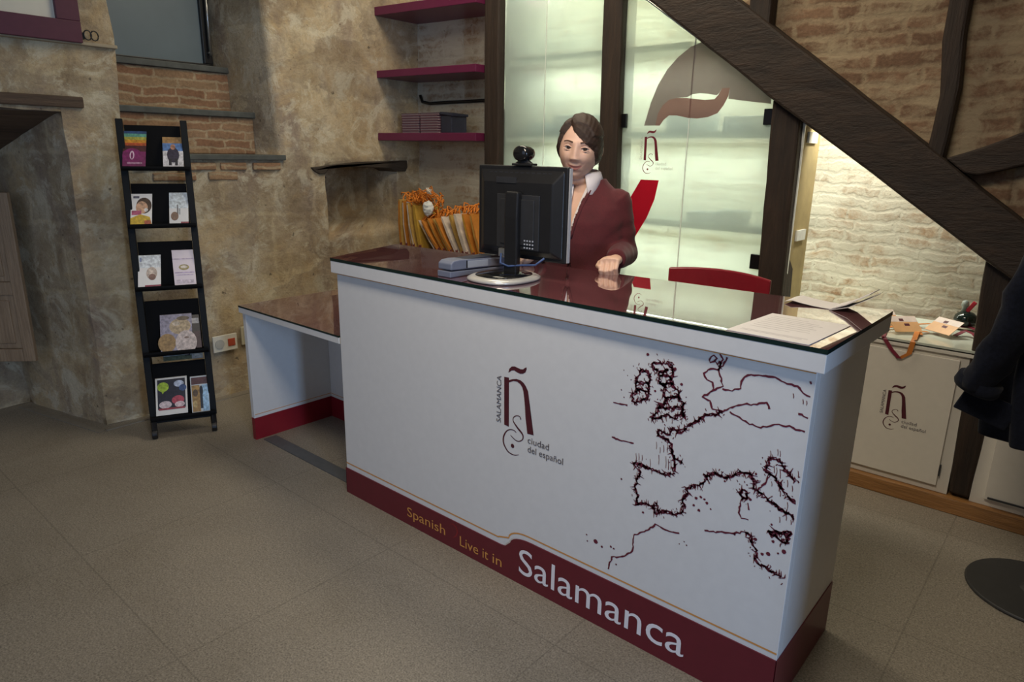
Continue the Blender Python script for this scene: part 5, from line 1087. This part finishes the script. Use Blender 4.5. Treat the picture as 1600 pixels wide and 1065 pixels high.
    for j in range(nv + 1):
        ph = pi * .78 * j / nv + .005
        for i in range(nu):
            a = i * 2 * pi / nu; d = V((sin(ph) * cos(a), sin(ph) * sin(a), cos(ph))); p = headp(d); m = p.z - hairline(p.x, p.y)
            if m < -.004: continue
            th = .0115 * min(1, max(.12, (m + .004) / .022)); swp = .0005 * sin((p.x * .8 - p.z * .6 + p.y * .5) * 420) + .0005 * sin((p.x + p.z * .9) * 260 + 2)
            part = -.005 * G(p.x + .036 + .1 * p.y, .006) * (1 if p.z > .06 else 0)
            nrm = V((d.x / .0735, d.y / .094, d.z / .112)).normalized(); vol = .006 if (p.z > .05 and p.y > -.06) else .0
            grid[i, j] = (bm.verts.new(H(p + nrm * (th + swp + part + vol * min(1, m / .03)))), a, ph, p)
    for (i, j) in list(grid):
        k = [(i, j), ((i + 1) % nu, j), ((i + 1) % nu, j + 1), (i, j + 1)]
        if all(q in grid for q in k):
            f = bm.faces.new([grid[q][0] for q in k])
            for lp, q in zip(f.loops, k):
                p = grid[q][3]; lp[uvl].uv = ((p.z + .45 * p.x) * 12 + .8 * p.y, (p.x - .3 * p.z + p.y) * 8)
    for v in [v for v in bm.verts if not v.link_faces]: bm.verts.remove(v)
    hr = obj('hair', bm, hm, t, smooth=True); m = hr.modifiers.new('thick', 'SOLIDIFY'); m.thickness = .012; m.offset = -1
    bm = BM(); 
    tube(bm, [H((.01, .105, .0)), H((.018, .130, -.010)), H((.022, .138, -.040)), H((.020, .128, -.075)), H((.018, .12, -.10))], [(.022, .026), (.026, .030), (.024, .028), (.016, .02), (.006, .008)], 18)
    for v in bm.verts: v.co += noise.noise_vector(v.co * 60) * .003
    obj('ponytail', bm, plain('brown_hair_tail', (.06, .028, .014), .45, var=.4, scale=90), hr, smooth=True)
    # cardigan
    MAR = bpy.data.materials.new('maroon_knit'); nt, out = nodes(MAR); v = coord(nt, False); n1 = noisen(nt, scaled(nt, v, (1, 1, .6)), 420, 3, .6); n2 = noisen(nt, v, 16, 4, .6)
    bsdf(nt, out, mixc(nt, .5, ramp(nt, n2.outputs[0], [(.3, (.062, .006, .010)), (.7, (.100, .010, .016))]), ramp(nt, n1.outputs[0], [(.3, (.045, .005, .008)), (.7, (.11, .011, .017))])), .85, 0, n1.outputs[0], .35, .002, Sheen_Weight=.1)
    bm = BM(); trunk(bm, .006); arm(bm, SL, EL, WL, .013, .98); arm(bm, SR, ER, WR, .013, .98)
    o = remesh(bm, .006, 5, .5); cd = evaluated(o, 'cardigan', MAR, t)
    bm = BM(); cd.data.transform(Matrix.Translation(tl)); bm.from_mesh(cd.data)
    V0 = TC
    def vloc(c): q = c - V0; return q.dot(LX), q.dot(FX), c.z
    kill = []
    for f in bm.faces:
        a, b, z = vloc(f.calc_center_median())
        w = .006 + .050 * max(0, (z - 1.150) / .215) if z > 1.150 else 0
        if (b > .01 and abs(a) < w) or z > 1.374: kill.append(f)
    bmesh.ops.delete(bm, geom=kill, context='FACES')
    for vv in bm.verts:
        p = vv.co; fold = .0045 * sin((p - EL).length * 95 + p.z * 20) * exp(-((p - EL).length / .13) ** 2) + .0030 * noise.noise(p * 17)
        vv.co = p + (p - V((TC.x, TC.y, p.z))).normalized() * fold
    for e_ in bm.edges: pass
    bm.to_mesh(cd.data); bm.free(); cd.data.transform(Matrix.Translation(-tl))
    for p in cd.data.polygons: p.use_smooth = True
    m = cd.modifiers.new('thick', 'SOLIDIFY'); m.thickness = .004; m.offset = -.2
    # front edges of the cardigan (rolled band along the V)
    bm = BM()
    def surf(a, z, g):   # front surface of the trunk
        rs = TR
        for (z0, a0, d0, f0), (z1, a1, d1, f1) in zip(rs, rs[1:]):
            if z0 <= z <= z1:
                k = (z - z0) / (z1 - z0); A, D, F_ = a0 + (a1 - a0) * k + g, d0 + (d1 - d0) * k + g, f0 + (f1 - f0) * k; b = D * sqrt(max(0, 1 - (a / A) ** 2))
                return V0 + V((.012 * (z - .78) / .5, 0, z)) + LX * a + FX * (b + F_)
    for s in (-1, 1):
        P = [surf(s * (.006 + .050 * max(0, (z - 1.150) / .215)), z, .008) for z in [1.15 + i * .0215 for i in range(11)]]
        tube(bm, P, [(.0065, .0065)] * 11, 10)
    tube(bm, [surf(.0, z, .009) for z in (.96, 1.0, 1.05, 1.10, 1.14)], .0065, 10)
    obj('front_band', bm, MAR, cd, smooth=True)
    bm = BM()
    for z in (.99, 1.05, 1.11): sphere(bm, surf(.0, z, .018), .007, 12, 8)
    obj('button', bm, plain('dark_button', (.03, .008, .01), .3), cd, smooth=True)
    # white shirt: placket along the V and a pointed collar
    SH = plain('white_shirt', (.78, .74, .76), .7, var=.02)
    bm = BM()
    for s in (-1, 1):
        vs = []
        for i in range(13):
            z = 1.16 + i * .0165; wi = .050 * max(0, (z - 1.150) / .215); o_ = wi + .020; inn = max(.003, wi * .72 - .006)
            vs.append((bm.verts.new(surf(s * min(o_, .055), z, .001)), bm.verts.new(surf(s * inn, z, .0035))))
        for (p0, q0), (p1, q1) in zip(vs, vs[1:]): bm.faces.new((p0, q0, q1, p1))
    sh = obj('shirt', bm, SH, t, smooth=True); m = sh.modifiers.new('thick', 'SOLIDIFY'); m.thickness = .002
    bm = BM()
    def nk(th, r, z): return TC + V((.010, -.012 + .0, 1.348 + z)) + LX * r * sin(th) * 1.02 + FX * r * cos(th)
    for s in (-1, 1):
        prev = None
        for i in range(15):
            u = i / 14; th = s * (.42 + u * (pi - .42)); top = nk(th, .058, .052 + .016 * u); pt = exp(-((u - .03) / .20) ** 2)
            mid = nk(th, .066, .046 + .016 * u); bot = nk(th + s * .16 * pt, .079 + .014 * pt, .014 - .046 * pt + .010 * u)
            cur = [bm.verts.new(q) for q in (top, mid, bot)]
            if prev:
                for k in range(2): bm.faces.new((prev[k], cur[k], cur[k + 1], prev[k + 1]))
            prev = cur
    co = obj('collar', bm, SH, sh, smooth=True); m = co.modifiers.new('thick', 'SOLIDIFY'); m.thickness = .003
    # trousers and shoes
    bm = BM(); c0 = TC; loft(bm, [ring(c0 + V((0, 0, z)), a, b) for z, a, b in ((.74, .165, .12), (.80, .178, .128), (.88, .182, .130), (.95, .172, .122))])
    for hx in (.085, -.085):
        hp = (TC + V((0, 0, .84))) + LX * hx; kn = (TC + V((0, -0.010, .47))) + LX * hx * 1.05; an = (TC + V((0, 0.010, .06))) + LX * hx * 1.05
        tube(bm, [hp, hp.lerp(kn, .5), kn, kn.lerp(an, .4), an], [.092, .080, .066, .062, .058], 20)
    tr = evaluated(remesh(bm, .010, 4), 'trousers', plain('black_trousers', (.012, .012, .015), .8, var=.2), t)
    for hx in (.09, -.09):
        an = (TC + V((0, 0.010, .0))) + LX * hx; bm = BM()
        tube(bm, [an - FX * .055 + V((0, 0, .040)), an + V((0, 0, .042)), an + FX * .09 + V((0, 0, .034)), an + FX * .185 + V((0, 0, .024))], [(.038, .036), (.040, .042), (.032, .047), (.020, .036)], 18, ref=(0, 0, 1)); obj('shoe', bm, BLACKPL, t, smooth=True)
person()
# ---------------------------------------------------------------- light
def area(name, loc, target, sx, sy, power, col, xdir=None):
    l = bpy.data.lights.new(name, 'AREA'); l.shape = 'RECTANGLE'; l.size = sx; l.size_y = sy; l.energy = power; l.color = col
    o = bpy.data.objects.new(name, l); C.objects.link(o)
    z = (V(loc) - V(target)).normalized(); x = V(xdir) if xdir else V((0, 0, 1)).cross(z)
    x = (x - z * x.dot(z)).normalized(); M = Matrix((x, z.cross(x), z)).transposed().to_4x4(); M.translation = loc; o.matrix_world = M; return o
w = bpy.data.worlds.new('room_light'); SC.world = w; w.use_nodes = True
w.node_tree.nodes['Background'].inputs[0].default_value = (.80, .72, .60, 1); w.node_tree.nodes['Background'].inputs[1].default_value = .13
area('doorway_daylight', (5.6, -2.05, 1.35), (0, 0, .6), .40, 2.2, 105, (.42, .64, 1.0))
area('entrance_daylight', (.6, -4.9, 2.0), (.8, 0, .7), 3.0, 2.0, 24, (.50, .66, 1.0))
area('warm_overhead_light', (0.0, .95, 3.3), (-.3, 1.1, 0), 1.6, .6, 42, (1.0, .88, .68), (1, 0, 0))
la = area('warm_overhead_light', (1.5, -1.0, 3.1), (.8, .5, .9), 1.0, .6, 21, (1.0, .88, .72), (1, 0, 0))  # added warm fill from the camera side, no lamp known here
la.data.spread = radians(105)
l = bpy.data.lights.new('face_fill_spot', 'SPOT'); l.energy = 84; l.color = (1.0, .86, .70); l.spot_size = radians(26); l.spot_blend = .9; l.shadow_soft_size = .12  # added spot aimed at the woman to brighten her face
o = bpy.data.objects.new('face_fill_spot', l); C.objects.link(o); o.location = (1.75, -1.35, 2.9); o.rotation_euler = (V((.75, .62, 1.42)) - V(o.location)).to_track_quat('-Z', 'Y').to_euler()
area('case_lamp', (-.20, 1.87, 2.75), (-.20, 1.90, 0), .6, .08, 16, (.98, 1.0, .90), (1, 0, 0))
area('case_lamp', (.62, 1.90, 2.60), (.70, 1.93, 0), .8, .08, 30, (.98, 1.0, .90), (1, 0, 0))
for z in (1.975, 1.545, 1.09, .60):
    area('shelf_lamp', (.33, 1.92, z), (.33, 1.96, z - .3), 1.55, .03, 9, (.97, 1.0, .90), (1, 0, 0))
area('case_lamp', (1.46, 1.97, 1.86), (1.45, 2.2, .9), .10, .25, 9.5, (1.0, .98, .88))
vs = SC.view_settings; vs.view_transform = 'Standard'; vs.look = 'None'; vs.gamma = 1; vs.use_curve_mapping = False; vs.exposure = -.28
